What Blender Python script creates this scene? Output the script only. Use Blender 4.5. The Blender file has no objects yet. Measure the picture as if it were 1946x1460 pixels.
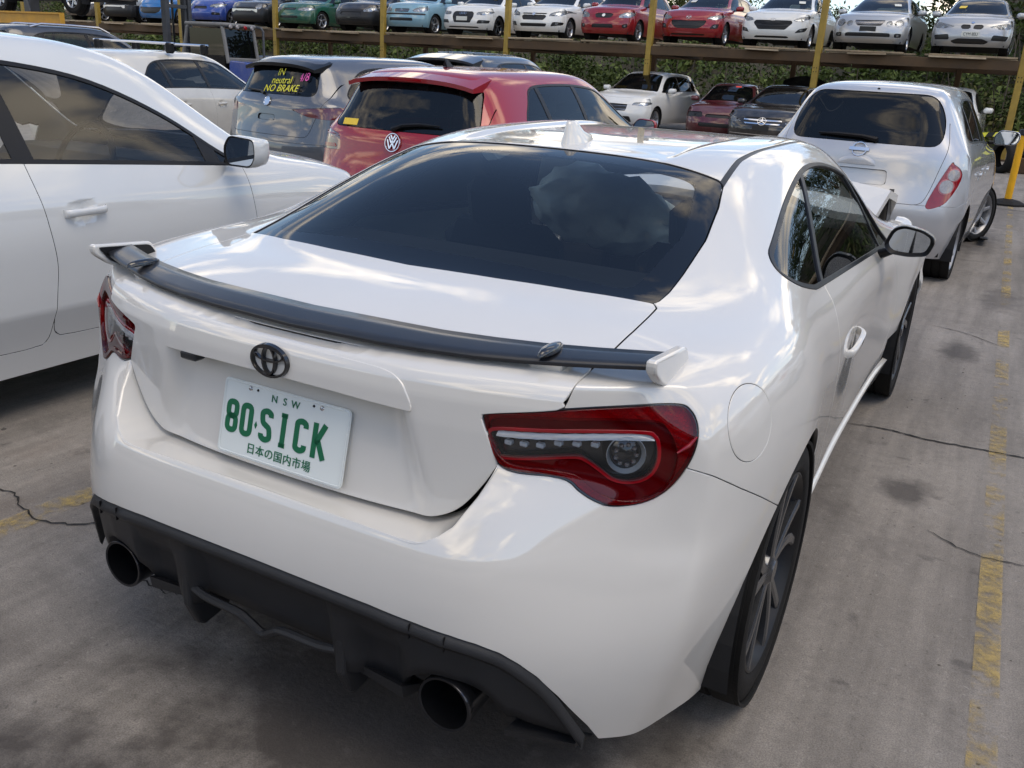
import bpy, bmesh, math, random
import numpy as np
from mathutils import Vector, Matrix

random.seed(7)
RNG = np.random.default_rng(7)
SC = bpy.context.scene
COL = SC.collection
rad = math.radians

# ------------------------------------------------------------------ camera
cam_d = bpy.data.cameras.new('camera')
cam = bpy.data.objects.new('camera', cam_d)
COL.objects.link(cam)
SC.camera = cam
yaw, pitch, roll = rad(-27.99), rad(19.55), rad(3.26)
fw = Vector((math.sin(yaw)*math.cos(pitch), math.cos(yaw)*math.cos(pitch), -math.sin(pitch)))
rt0 = Vector((math.cos(yaw), -math.sin(yaw), 0))
up0 = rt0.cross(fw)
rt = math.cos(roll)*rt0 + math.sin(roll)*up0
up = -math.sin(roll)*rt0 + math.cos(roll)*up0
M = Matrix((rt, up, -fw)).transposed().to_4x4()
M.translation = Vector((1.152, -1.103, 1.398))
cam.matrix_world = M
cam_d.sensor_fit = 'HORIZONTAL'
cam_d.sensor_width = 36.0
cam_d.lens = 1685.9/1946*36.0
cam_d.clip_start = 0.05
cam_d.clip_end = 2000
SC.render.resolution_x, SC.render.resolution_y = 1024, 768

# ------------------------------------------------------------------ sky, sun, exposure
SUN_AZ, SUN_EL = 104.0, 64.0          # azimuth clockwise from +Y, elevation (degrees)
world = bpy.data.worlds.new('World')
SC.world = world
world.use_nodes = True
wn, wl = world.node_tree.nodes, world.node_tree.links
wn.clear()
w_out = wn.new('ShaderNodeOutputWorld')
w_bg = wn.new('ShaderNodeBackground')
w_sky = wn.new('ShaderNodeTexSky')
w_sky.sky_type = 'NISHITA'
w_sky.sun_disc = False
w_sky.sun_elevation = rad(SUN_EL)
w_sky.sun_rotation = rad(SUN_AZ)
w_sky.air_density = 1.0
w_sky.dust_density = 0.6
w_sky.ozone_density = 1.5
tc = wn.new('ShaderNodeTexCoord')
sep = wn.new('ShaderNodeSeparateXYZ')
wl.new(tc.outputs['Generated'], sep.inputs[0])
def wmath(op, a, b=None):
    n = wn.new('ShaderNodeMath'); n.operation = op
    for i, v in enumerate((a, b)):
        if v is None: continue
        if isinstance(v, (int, float)): n.inputs[i].default_value = v
        else: wl.new(v, n.inputs[i])
    return n.outputs[0]
zc_ = wmath('ADD', wmath('MAXIMUM', sep.outputs[2], 0.0), 0.16)
comb = wn.new('ShaderNodeCombineXYZ')
wl.new(wmath('DIVIDE', sep.outputs[0], zc_), comb.inputs[0])
wl.new(wmath('DIVIDE', sep.outputs[1], zc_), comb.inputs[1])
SKY_OFF = (1.5, 8.0, 0.0)
w_map = wn.new('ShaderNodeMapping')
w_map.inputs['Location'].default_value = SKY_OFF
w_map.inputs['Rotation'].default_value = (0, 0, rad(-47))
wl.new(comb.outputs[0], w_map.inputs['Vector'])
cn = wn.new('ShaderNodeTexNoise')
cn.inputs['Scale'].default_value = 1.15
cn.inputs['Detail'].default_value = 9
cn.inputs['Roughness'].default_value = 0.6
cn.inputs['Distortion'].default_value = 0.35
wl.new(w_map.outputs[0], cn.inputs['Vector'])
cr = wn.new('ShaderNodeValToRGB')
cr.color_ramp.elements[0].position = 0.50
cr.color_ramp.elements[1].position = 0.60
wl.new(cn.outputs[0], cr.inputs[0])
cn2 = wn.new('ShaderNodeTexNoise')
cn2.inputs['Scale'].default_value = 2.3
cn2.inputs['Detail'].default_value = 6
wl.new(w_map.outputs[0], cn2.inputs['Vector'])
ccol = wn.new('ShaderNodeValToRGB')
ccol.color_ramp.elements[0].position = 0.35
ccol.color_ramp.elements[0].color = (3.1, 3.0, 3.0, 1)
ccol.color_ramp.elements[1].position = 0.65
ccol.color_ramp.elements[1].color = (15, 13.0, 10.3, 1)
wl.new(cn2.outputs[0], ccol.inputs[0])
mixc = wn.new('ShaderNodeMix'); mixc.data_type = 'RGBA'
wl.new(cr.outputs[0], mixc.inputs['Factor'])
wl.new(w_sky.outputs[0], mixc.inputs['A'])
wl.new(ccol.outputs[0], mixc.inputs['B'])
wl.new(mixc.outputs['Result'], w_bg.inputs['Color'])
w_bg.inputs['Strength'].default_value = 0.15
wl.new(w_bg.outputs[0], w_out.inputs[0])

sun_d = bpy.data.lights.new('sun', 'SUN')
sun_d.energy = 0.75
sun_d.angle = rad(38)
sun_d.color = (1.0, 0.88, 0.72)
sun = bpy.data.objects.new('sun', sun_d)
COL.objects.link(sun)
sdir = Vector((math.sin(rad(SUN_AZ))*math.cos(rad(SUN_EL)), math.cos(rad(SUN_AZ))*math.cos(rad(SUN_EL)), math.sin(rad(SUN_EL))))
sun.rotation_euler = sdir.to_track_quat('Z', 'Y').to_euler()
sun.location = (0, -5, 12)

SC.view_settings.view_transform = 'Standard'
SC.view_settings.look = 'None'
SC.view_settings.exposure = 0.6
SC.view_settings.gamma = 1.0
SC.view_settings.use_curve_mapping = False
SC.render.engine = 'CYCLES'
SC.cycles.max_bounces = 8
SC.cycles.diffuse_bounces = 3
SC.cycles.glossy_bounces = 4
SC.cycles.transmission_bounces = 6
SC.cycles.transparent_max_bounces = 12
SC.cycles.use_denoising = True
SC.cycles.caustics_reflective = False
SC.cycles.caustics_refractive = False

# ------------------------------------------------------------------ helpers
MATS = {}
def pmat(name, base=(.5,.5,.5), rough=.5, metal=0., coat=0., coat_rough=.03, spec=.5, noise=0., nscale=8., bump=0., bscale=60., alpha=1., trans=0., ior=1.45, emit=None, estr=0., flake=0.):
    """principled material with a little procedural variation in colour and relief"""
    if name in MATS: return MATS[name]
    m = bpy.data.materials.new(name); m.use_nodes = True
    nt = m.node_tree; b = nt.nodes['Principled BSDF']
    b.inputs['Base Color'].default_value = (*base, 1)
    b.inputs['Roughness'].default_value = rough
    b.inputs['Metallic'].default_value = metal
    b.inputs['Coat Weight'].default_value = coat
    b.inputs['Coat Roughness'].default_value = coat_rough
    b.inputs['Coat IOR'].default_value = 1.6
    b.inputs['Specular IOR Level'].default_value = spec
    b.inputs['Transmission Weight'].default_value = trans
    b.inputs['IOR'].default_value = ior
    b.inputs['Alpha'].default_value = alpha
    if emit:
        b.inputs['Emission Color'].default_value = (*emit, 1)
        b.inputs['Emission Strength'].default_value = estr
    N, Lk = nt.nodes, nt.links
    co = N.new('ShaderNodeTexCoord')
    if noise > 0:
        t = N.new('ShaderNodeTexNoise'); t.inputs['Scale'].default_value = nscale; t.inputs['Detail'].default_value = 6
        Lk.new(co.outputs['Object'], t.inputs['Vector'])
        mx = N.new('ShaderNodeMix'); mx.data_type = 'RGBA'
        mx.inputs['A'].default_value = (*[max(0, c*(1-noise)) for c in base], 1)
        mx.inputs['B'].default_value = (*[min(1, c*(1+noise)) for c in base], 1)
        Lk.new(t.outputs[0], mx.inputs['Factor'])
        Lk.new(mx.outputs['Result'], b.inputs['Base Color'])
        mr = N.new('ShaderNodeMapRange')
        mr.inputs['To Min'].default_value = max(0, rough*(1-.35*noise-.1)); mr.inputs['To Max'].default_value = min(1, rough*(1+.35*noise+.1))
        Lk.new(t.outputs[0], mr.inputs[0]); Lk.new(mr.outputs[0], b.inputs['Roughness'])
    if bump > 0:
        t2 = N.new('ShaderNodeTexNoise'); t2.inputs['Scale'].default_value = bscale; t2.inputs['Detail'].default_value = 4
        Lk.new(co.outputs['Object'], t2.inputs['Vector'])
        bp = N.new('ShaderNodeBump'); bp.inputs['Strength'].default_value = bump; bp.inputs['Distance'].default_value = .01
        Lk.new(t2.outputs[0], bp.inputs['Height']); Lk.new(bp.outputs[0], b.inputs['Normal'])
    MATS[name] = m
    return m

def paint(name, base, metal=.0, rough=.35, dirt=.12, coat=1., cior=1.6):
    """clear-coated car paint: base layer, glossy clear coat, faint dust film"""
    if name in MATS: return MATS[name]
    m = pmat(name, base, rough, metal, coat, .025, .12)
    nt = m.node_tree; b = nt.nodes['Principled BSDF']; N, Lk = nt.nodes, nt.links
    b.inputs['Coat IOR'].default_value = cior
    co = N.new('ShaderNodeTexCoord')
    t = N.new('ShaderNodeTexNoise'); t.inputs['Scale'].default_value = 2.2; t.inputs['Detail'].default_value = 8; t.inputs['Roughness'].default_value = .65
    Lk.new(co.outputs['Object'], t.inputs['Vector'])
    r = N.new('ShaderNodeMapRange'); r.inputs['From Min'].default_value = .42; r.inputs['From Max'].default_value = .75; r.inputs['To Max'].default_value = dirt
    Lk.new(t.outputs[0], r.inputs[0])
    mx = N.new('ShaderNodeMix'); mx.data_type = 'RGBA'
    mx.inputs['A'].default_value = (*base, 1); mx.inputs['B'].default_value = (.33, .29, .24, 1)
    Lk.new(r.outputs[0], mx.inputs['Factor']); Lk.new(mx.outputs['Result'], b.inputs['Base Color'])
    r2 = N.new('ShaderNodeMapRange'); r2.inputs['From Min'].default_value = .35; r2.inputs['From Max'].default_value = .8; r2.inputs['To Min'].default_value = .015; r2.inputs['To Max'].default_value = .015+.5*dirt
    Lk.new(t.outputs[0], r2.inputs[0]); Lk.new(r2.outputs[0], b.inputs['Coat Roughness'])
    return m

def glass(name, tint, rough=0.0, body=(.01,.012,.014), mixf=.5, ior=1.5):
    """thin tinted pane: clear share lets the inside show, the rest is dark film, all with a glassy reflection"""
    if name in MATS: return MATS[name]
    m = bpy.data.materials.new(name); m.use_nodes = True
    nt = m.node_tree; N, Lk = nt.nodes, nt.links
    for n in list(N): N.remove(n)
    out = N.new('ShaderNodeOutputMaterial')
    tr = N.new('ShaderNodeBsdfTransparent'); tr.inputs[0].default_value = (*tint, 1)
    df = N.new('ShaderNodeBsdfDiffuse'); df.inputs[0].default_value = (*body, 1)
    mx = N.new('ShaderNodeMixShader'); mx.inputs[0].default_value = mixf
    Lk.new(tr.outputs[0], mx.inputs[1]); Lk.new(df.outputs[0], mx.inputs[2])
    gl = N.new('ShaderNodeBsdfGlossy'); gl.inputs['Roughness'].default_value = rough
    fr = N.new('ShaderNodeFresnel'); fr.inputs['IOR'].default_value = ior
    mx2 = N.new('ShaderNodeMixShader')
    Lk.new(fr.outputs[0], mx2.inputs[0]); Lk.new(mx.outputs[0], mx2.inputs[1]); Lk.new(gl.outputs[0], mx2.inputs[2])
    Lk.new(mx2.outputs[0], out.inputs[0])
    MATS[name] = m
    return m

def link(name, me, parent=None, mat=None):
    o = bpy.data.objects.new(name, me)
    COL.objects.link(o)
    if parent is not None: o.parent = parent
    if mat is not None:
        if isinstance(mat, (list, tuple)):
            for q in mat: me.materials.append(q)
        else: me.materials.append(mat)
    return o

def mesh(name, V, Fc, mat=None, parent=None, smooth=False, normals=None, mi=None):
    me = bpy.data.meshes.new(name)
    me.from_pydata(np.asarray(V, float).tolist(), [], Fc.tolist() if isinstance(Fc, np.ndarray) else [list(map(int, f)) for f in Fc] if not (Fc and isinstance(Fc[0], list)) else Fc)
    if smooth: me.polygons.foreach_set('use_smooth', [True]*len(me.polygons))
    o = link(name, me, parent, mat)
    if mi is not None: me.polygons.foreach_set('material_index', list(map(int, mi)))
    me.update()
    if normals is not None: me.normals_split_custom_set_from_vertices(np.asarray(normals, float).tolist())
    return o

def tag(o, label, cat, group=None, kind=None):
    o['label'] = label
    if cat: o['category'] = cat
    if group: o['group'] = group
    if kind: o['kind'] = kind
    return o

def empty(name, loc=(0,0,0), rz=0., s=1.):
    o = bpy.data.objects.new(name, None); COL.objects.link(o)
    o.location = loc; o.rotation_euler = (0, 0, rz); o.scale = (s, s, s)
    o.empty_display_size = .2
    return o

class MB:
    """collects simple solids into one mesh"""
    def __init__(s): s.V = []; s.F = []
    def add(s, V, Fc):
        n = len(s.V); s.V += [tuple(map(float, v)) for v in V]; s.F += [tuple(i+n for i in f) for f in Fc]; return s
    def box(s, c, d, R=None, bev=0.):
        """box centre c, full size d, optional rotation matrix, bevelled edges"""
        hx, hy, hz = d[0]/2, d[1]/2, d[2]/2
        if bev <= 0:
            P = [(x*hx, y*hy, z*hz) for z in (-1,1) for y in (-1,1) for x in (-1,1)]
            Fc = [(0,2,3,1),(4,5,7,6),(0,1,5,4),(2,6,7,3),(0,4,6,2),(1,3,7,5)]
        else:
            b = min(bev, hx*.9, hy*.9, hz*.9); P = []; idx = {}
            for sx in (-1,1):
                for sy in (-1,1):
                    for sz in (-1,1):
                        for a in range(3):
                            q = [sx*(hx-b), sy*(hy-b), sz*(hz-b)]; q[a] = (sx*hx, sy*hy, sz*hz)[a]
                            idx[(sx,sy,sz,a)] = len(P); P.append(tuple(q))
            Fc = []
            for a in range(3):
                o1, o2 = (a+1)%3, (a+2)%3
                for sg in (-1,1):
                    f = []
                    for s1, s2 in ((-1,-1),(1,-1),(1,1),(-1,1)):
                        k = [0,0,0]; k[a] = sg; k[o1] = s1; k[o2] = s2
                        f.append(idx[(*k, a)])
                    Fc.append(tuple(f if sg > 0 else f[::-1]))
            for a in range(3):
                o1, o2 = (a+1)%3, (a+2)%3
                for s1 in (-1,1):
                    for s2 in (-1,1):
                        k1 = [0,0,0]; k1[o1] = s1; k1[o2] = s2; k2 = list(k1); k1[a] = -1; k2[a] = 1
                        f = (idx[(*k1,o1)], idx[(*k1,o2)], idx[(*k2,o2)], idx[(*k2,o1)])
                        Fc.append(f if s1*s2 < 0 else f[::-1])
            for sx in (-1,1):
                for sy in (-1,1):
                    for sz in (-1,1):
                        f = (idx[(sx,sy,sz,0)], idx[(sx,sy,sz,1)], idx[(sx,sy,sz,2)])
                        Fc.append(f if sx*sy*sz > 0 else f[::-1])
        if R is not None: P = [tuple(R @ Vector(p)) for p in P]
        return s.add([(p[0]+c[0], p[1]+c[1], p[2]+c[2]) for p in P], Fc)
    def tube(s, pts, r, n=8, cap=True):
        pts = [Vector(p) for p in pts]; k = len(pts)
        rr = [r]*k if isinstance(r, (int, float)) else r
        V = []; ref = None
        for i, p in enumerate(pts):
            d = (pts[min(i+1, k-1)]-pts[max(i-1, 0)]).normalized()
            if ref is None: ref = d.orthogonal().normalized()
            ref = (ref-d*ref.dot(d)).normalized(); b = d.cross(ref)
            for j in range(n):
                a = 2*math.pi*j/n; V.append(tuple(p+(ref*math.cos(a)+b*math.sin(a))*rr[i]))
        Fc = [(i*n+j, i*n+(j+1)%n, (i+1)*n+(j+1)%n, (i+1)*n+j) for i in range(k-1) for j in range(n)]
        if cap: Fc += [tuple(range(n))[::-1], tuple((k-1)*n+j for j in range(n))]
        return s.add(V, Fc)
    def lathe(s, prof, n=24, axis='x', c=(0,0,0)):
        """prof: list of (along, radius); revolved about an axis through c"""
        V = []
        for a, r in prof:
            for j in range(n):
                t = 2*math.pi*j/n; u, w = r*math.cos(t), r*math.sin(t)
                q = (a, u, w) if axis == 'x' else (w, a, u) if axis == 'y' else (u, w, a)
                V.append((q[0]+c[0], q[1]+c[1], q[2]+c[2]))
        Fc = [(i*n+j, i*n+(j+1)%n, (i+1)*n+(j+1)%n, (i+1)*n+j) for i in range(len(prof)-1) for j in range(n)]
        return s.add(V, Fc)
    def prism(s, poly, a0, a1, plane='xz'):
        """extruded polygon; plane gives the two coordinates of poly, a0..a1 the third"""
        def mk(p, a):
            return {'xz': (p[0], a, p[1]), 'yz': (a, p[0], p[1]), 'xy': (p[0], p[1], a)}[plane]
        n = len(poly)
        V = [mk(p, a0) for p in poly]+[mk(p, a1) for p in poly]
        Fc = [tuple(range(n)), tuple(range(2*n-1, n-1, -1))]+[(i, i+n, (i+1)%n+n, (i+1)%n) for i in range(n)]
        return s.add(V, Fc)
    def obj(s, name, mat, parent=None, smooth=False, sharp=35):
        me = bpy.data.meshes.new(name)
        me.from_pydata(s.V, [], s.F)
        bm = bmesh.new(); bm.from_mesh(me); bmesh.ops.recalc_face_normals(bm, faces=bm.faces)
        if smooth:
            lim = rad(sharp)
            for e in bm.edges:
                if len(e.link_faces) == 2 and e.calc_face_angle(0) > lim: e.smooth = False
            for f in bm.faces: f.smooth = True
        bm.to_mesh(me); bm.free()
        return link(name, me, parent, mat)

def crom(pts, n=6, closed=False):
    """Catmull-Rom through points (any dimension)"""
    P = np.array(pts, float); k = len(P); out = []
    for i in range(k if closed else k-1):
        if closed: p0, p1, p2, p3 = P[(i-1) % k], P[i], P[(i+1) % k], P[(i+2) % k]
        else: p0, p1, p2, p3 = P[max(i-1, 0)], P[i], P[i+1], P[min(i+2, k-1)]
        for t in np.linspace(0, 1, n, endpoint=False):
            out.append(.5*((2*p1)+(-p0+p2)*t+(2*p0-5*p1+4*p2-p3)*t*t+(-p0+3*p1-3*p2+p3)*t**3))
    if not closed: out.append(P[-1])
    return np.array(out)

def roundpoly(pts, r, n=4):
    """polygon with corners rounded (r: one radius or one for each corner)"""
    P = [np.array(p, float) for p in pts]; k = len(P); out = []
    rr = [r]*k if isinstance(r, (int, float)) else r
    for i in range(k):
        a, b, c = P[i-1], P[i], P[(i+1) % k]
        d1, d2 = a-b, c-b; l1, l2 = np.linalg.norm(d1), np.linalg.norm(d2)
        q = min(rr[i], l1*.48, l2*.48)
        s, e = b+d1/l1*q, b+d2/l2*q
        for t in np.linspace(0, 1, n+1): out.append((1-t)**2*s+2*t*(1-t)*b+t*t*e)
    return np.array(out)

def sdf(P, poly):
    """signed distance of 2-D points to a closed polygon, negative inside"""
    P = np.asarray(P, float); Q = np.asarray(poly, float)
    d2 = np.full(len(P), 1e18); ins = np.zeros(len(P), bool)
    for i in range(len(Q)):
        a, b = Q[i-1], Q[i]; e = b-a; w = P-a
        L = e@e
        if L < 1e-14: continue
        t = np.clip((w@e)/L, 0, 1); r = w-t[:, None]*e
        d2 = np.minimum(d2, (r*r).sum(1))
        cnd = (a[1] > P[:, 1]) != (b[1] > P[:, 1])
        with np.errstate(divide='ignore', invalid='ignore'):
            xi = a[0]+(P[:, 1]-a[1])/(b[1]-a[1])*(b[0]-a[0])
        ins ^= cnd & (P[:, 0] < xi)
    d = np.sqrt(d2)
    return np.where(ins, -d, d)

class Patch:
    """triangulated piece of a smooth surface with its own normals"""
    def __init__(s, V, N, T): s.V, s.N, s.T = V, N, T
    def compact(s):
        u, inv = np.unique(s.T, return_inverse=True)
        return Patch(s.V[u], s.N[u], inv.reshape(-1, 3))
    def split(s, f):
        """cut along f = 0; returns (f<0 piece, f>0 piece)"""
        f = np.asarray(f, float).copy(); f[np.abs(f) < 1e-7] = 1e-7
        T = s.T; neg = f[T] < 0; cnt = neg.sum(1)
        full_n, full_p = T[cnt == 3], T[cnt == 0]
        mix = np.where((cnt == 1) | (cnt == 2))[0]
        if len(mix) == 0: return Patch(s.V, s.N, full_n), Patch(s.V, s.N, full_p)
        Tm = T[mix]; lone_neg = cnt[mix] == 1
        lone = np.where(lone_neg, np.argmax(neg[mix], 1), np.argmin(neg[mix], 1))
        r = np.arange(len(Tm))
        a, b, c = Tm[r, lone], Tm[r, (lone+1) % 3], Tm[r, (lone+2) % 3]
        ed = np.concatenate([np.sort(np.stack([a, b], 1), 1), np.sort(np.stack([a, c], 1), 1)])
        ue, inv = np.unique(ed, axis=0, return_inverse=True); inv = inv.ravel()
        t = f[ue[:, 0]]/(f[ue[:, 0]]-f[ue[:, 1]])
        nv = s.V[ue[:, 0]]*(1-t)[:, None]+s.V[ue[:, 1]]*t[:, None]
        nn = s.N[ue[:, 0]]*(1-t)[:, None]+s.N[ue[:, 1]]*t[:, None]
        nn /= np.linalg.norm(nn, axis=1)[:, None]+1e-12
        base = len(s.V); k = len(Tm)
        ab, ac = base+inv[:k], base+inv[k:]
        t1 = np.stack([a, ab, ac], 1); t2 = np.stack([ab, b, c], 1); t3 = np.stack([ab, c, ac], 1)
        V = np.vstack([s.V, nv]); N = np.vstack([s.N, nn])
        Tn = np.vstack([full_n, t1[lone_neg], t2[~lone_neg], t3[~lone_neg]])
        Tp = np.vstack([full_p, t1[~lone_neg], t2[lone_neg], t3[lone_neg]])
        return Patch(V, N, Tn), Patch(V, N, Tp)
    def cut(s, fun, g=.002):
        """pull a panel out: (inside, outside) with a gap of 2g between them; fun(V) gives signed distance"""
        a, b = s.split(fun(s.V)+g)
        b = b.compact()
        _, o = b.split(fun(b.V)-g)
        return a.compact(), o.compact()
    def renormal(s):
        tri = s.V[s.T]; fn = np.cross(tri[:, 1]-tri[:, 0], tri[:, 2]-tri[:, 0]); vn = np.zeros_like(s.V)
        for k in range(3): np.add.at(vn, s.T[:, k], fn)
        return Patch(s.V, vn/(np.linalg.norm(vn, axis=1)[:, None]+1e-12), s.T)
    def moved(s, d): return Patch(s.V+s.N*d, s.N, s.T)
    def join(s, o):
        n = len(s.V); return Patch(np.vstack([s.V, o.V]), np.vstack([s.N, o.N]), np.vstack([s.T, o.T+n]))
    def boundary(s):
        e = np.vstack([s.T[:, [0, 1]], s.T[:, [1, 2]], s.T[:, [2, 0]]])
        k = np.sort(e, 1); _, i, c = np.unique(k, axis=0, return_index=True, return_counts=True)
        return e[i[c == 1]]
    def obj(s, name, mat, parent=None, skirt=.012, bev=.0015, offset=0., seal=None):
        """mesh object; free edges get a rounded lip and a turned-in flange so panels have thickness"""
        p = s.compact()
        if len(p.T) == 0: return None
        V, N, T = p.V+p.N*offset, p.N, p.T
        Vs, Ns, Fs, nflange = [V], [N], T.tolist(), 0
        if skirt:
            be = p.boundary(); n0 = len(V)
            ids, inv = np.unique(be, return_inverse=True); inv = inv.reshape(-1, 2); m = len(ids)
            d = np.cross(V[be[:, 1]]-V[be[:, 0]], N[be[:, 0]]); d /= np.linalg.norm(d, axis=1)[:, None]+1e-12
            out = np.zeros((m, 3)); np.add.at(out, inv[:, 0], d); np.add.at(out, inv[:, 1], d)
            out /= np.linalg.norm(out, axis=1)[:, None]+1e-9
            v2 = V[ids]+out*bev*.7-N[ids]*bev; v3 = V[ids]+out*bev-N[ids]*skirt
            n2 = N[ids]*.6+out*.8; n2 /= np.linalg.norm(n2, axis=1)[:, None]+1e-9
            Vs += [v2, v3]; Ns += [n2, out]
            q1 = np.stack([be[:, 1], be[:, 0], n0+inv[:, 0], n0+inv[:, 1]], 1); q2 = np.stack([n0+inv[:, 1], n0+inv[:, 0], n0+m+inv[:, 0], n0+m+inv[:, 1]], 1)
            Fs = Fs+q1.tolist()+q2.tolist(); nflange = len(be)
        V = np.vstack(Vs); N = np.vstack(Ns)
        mi = None
        if nflange and seal is not None: mat = [mat, seal]; mi = [0]*(len(Fs)-nflange)+[1]*nflange  # dark flange colour stands in for the shade inside panel gaps
        return mesh(name, V, Fs, mat, parent, True, N, mi)

TMP = bpy.data.scenes.new('workbench')        # surfaces are evaluated here, away from the growing scene; removed at the end
def cc(V, Fc, crease, level, iters=3):
    """mirrored Catmull-Clark surface that passes through the cage points; returns a Patch"""
    V = [tuple(map(float, v)) for v in V]; n = len(V); mi = []
    V2 = list(V)
    for v in V:
        if abs(v[0]) < 1e-6: mi.append(len(mi))
        else: mi.append(len(V2)); V2.append((-v[0], v[1], v[2]))
    F2 = list(Fc)+[tuple(mi[i] for i in reversed(f)) for f in Fc]
    me = bpy.data.meshes.new('tmp'); me.from_pydata(V2, [], F2); me.update()
    at = me.attributes.new('crease_edge', 'FLOAT', 'EDGE')
    em = {tuple(sorted(e.vertices)): e.index for e in me.edges}
    for (a, b), w in crease.items():
        for e in ((a, b), (mi[a], mi[b])):
            k = tuple(sorted(e))
            if k in em: at.data[em[k]].value = w
    ob = bpy.data.objects.new('tmp', me); TMP.collection.objects.link(ob)
    md = ob.modifiers.new('s', 'SUBSURF'); md.levels = level; md.render_levels = level; md.use_limit_surface = False
    md.boundary_smooth = 'PRESERVE_CORNERS'
    tgt = np.array(V2); cur = tgt.copy()
    def ev():
        me.vertices.foreach_set('co', cur.ravel()); me.update()
        TMP.view_layers[0].update(); dg = TMP.view_layers[0].depsgraph
        e = ob.evaluated_get(dg).to_mesh()
        co = np.empty(len(e.vertices)*3); e.vertices.foreach_get('co', co)
        return e, co.reshape(-1, 3)
    for _ in range(iters):
        e, co = ev(); cur = cur+(tgt-co[:len(tgt)])*.9
    e, co = ev()
    nn = np.empty(len(e.vertices)*3); e.vertices.foreach_get('normal', nn); nn = nn.reshape(-1, 3).copy()
    q = np.empty(len(e.loops), dtype=np.int32); e.loops.foreach_get('vertex_index', q); q = q.reshape(-1, 4)
    co = co.copy()
    bpy.data.objects.remove(ob); bpy.data.meshes.remove(me)
    return Patch(co, nn, np.vstack([q[:, [0, 1, 2]], q[:, [0, 2, 3]]]).astype(int))

def text_mesh(s, size, shear=0., bold=0., ext=.0008):
    cu = bpy.data.curves.new('t', 'FONT'); cu.body = s; cu.size = size; cu.align_x = 'CENTER'; cu.align_y = 'CENTER'; cu.extrude = ext; cu.shear = shear; cu.offset = bold
    o = bpy.data.objects.new('t', cu); TMP.collection.objects.link(o); TMP.view_layers[0].update()
    me = bpy.data.meshes.new_from_object(o.evaluated_get(TMP.view_layers[0].depsgraph)); bpy.data.objects.remove(o)
    me.materials.clear()
    return me

def copy_tree(o, parent=None):
    c = o.copy(); COL.objects.link(c)
    if parent is not None: c.parent = parent
    for ch in list(o.children): copy_tree(ch, c)
    return c
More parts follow.
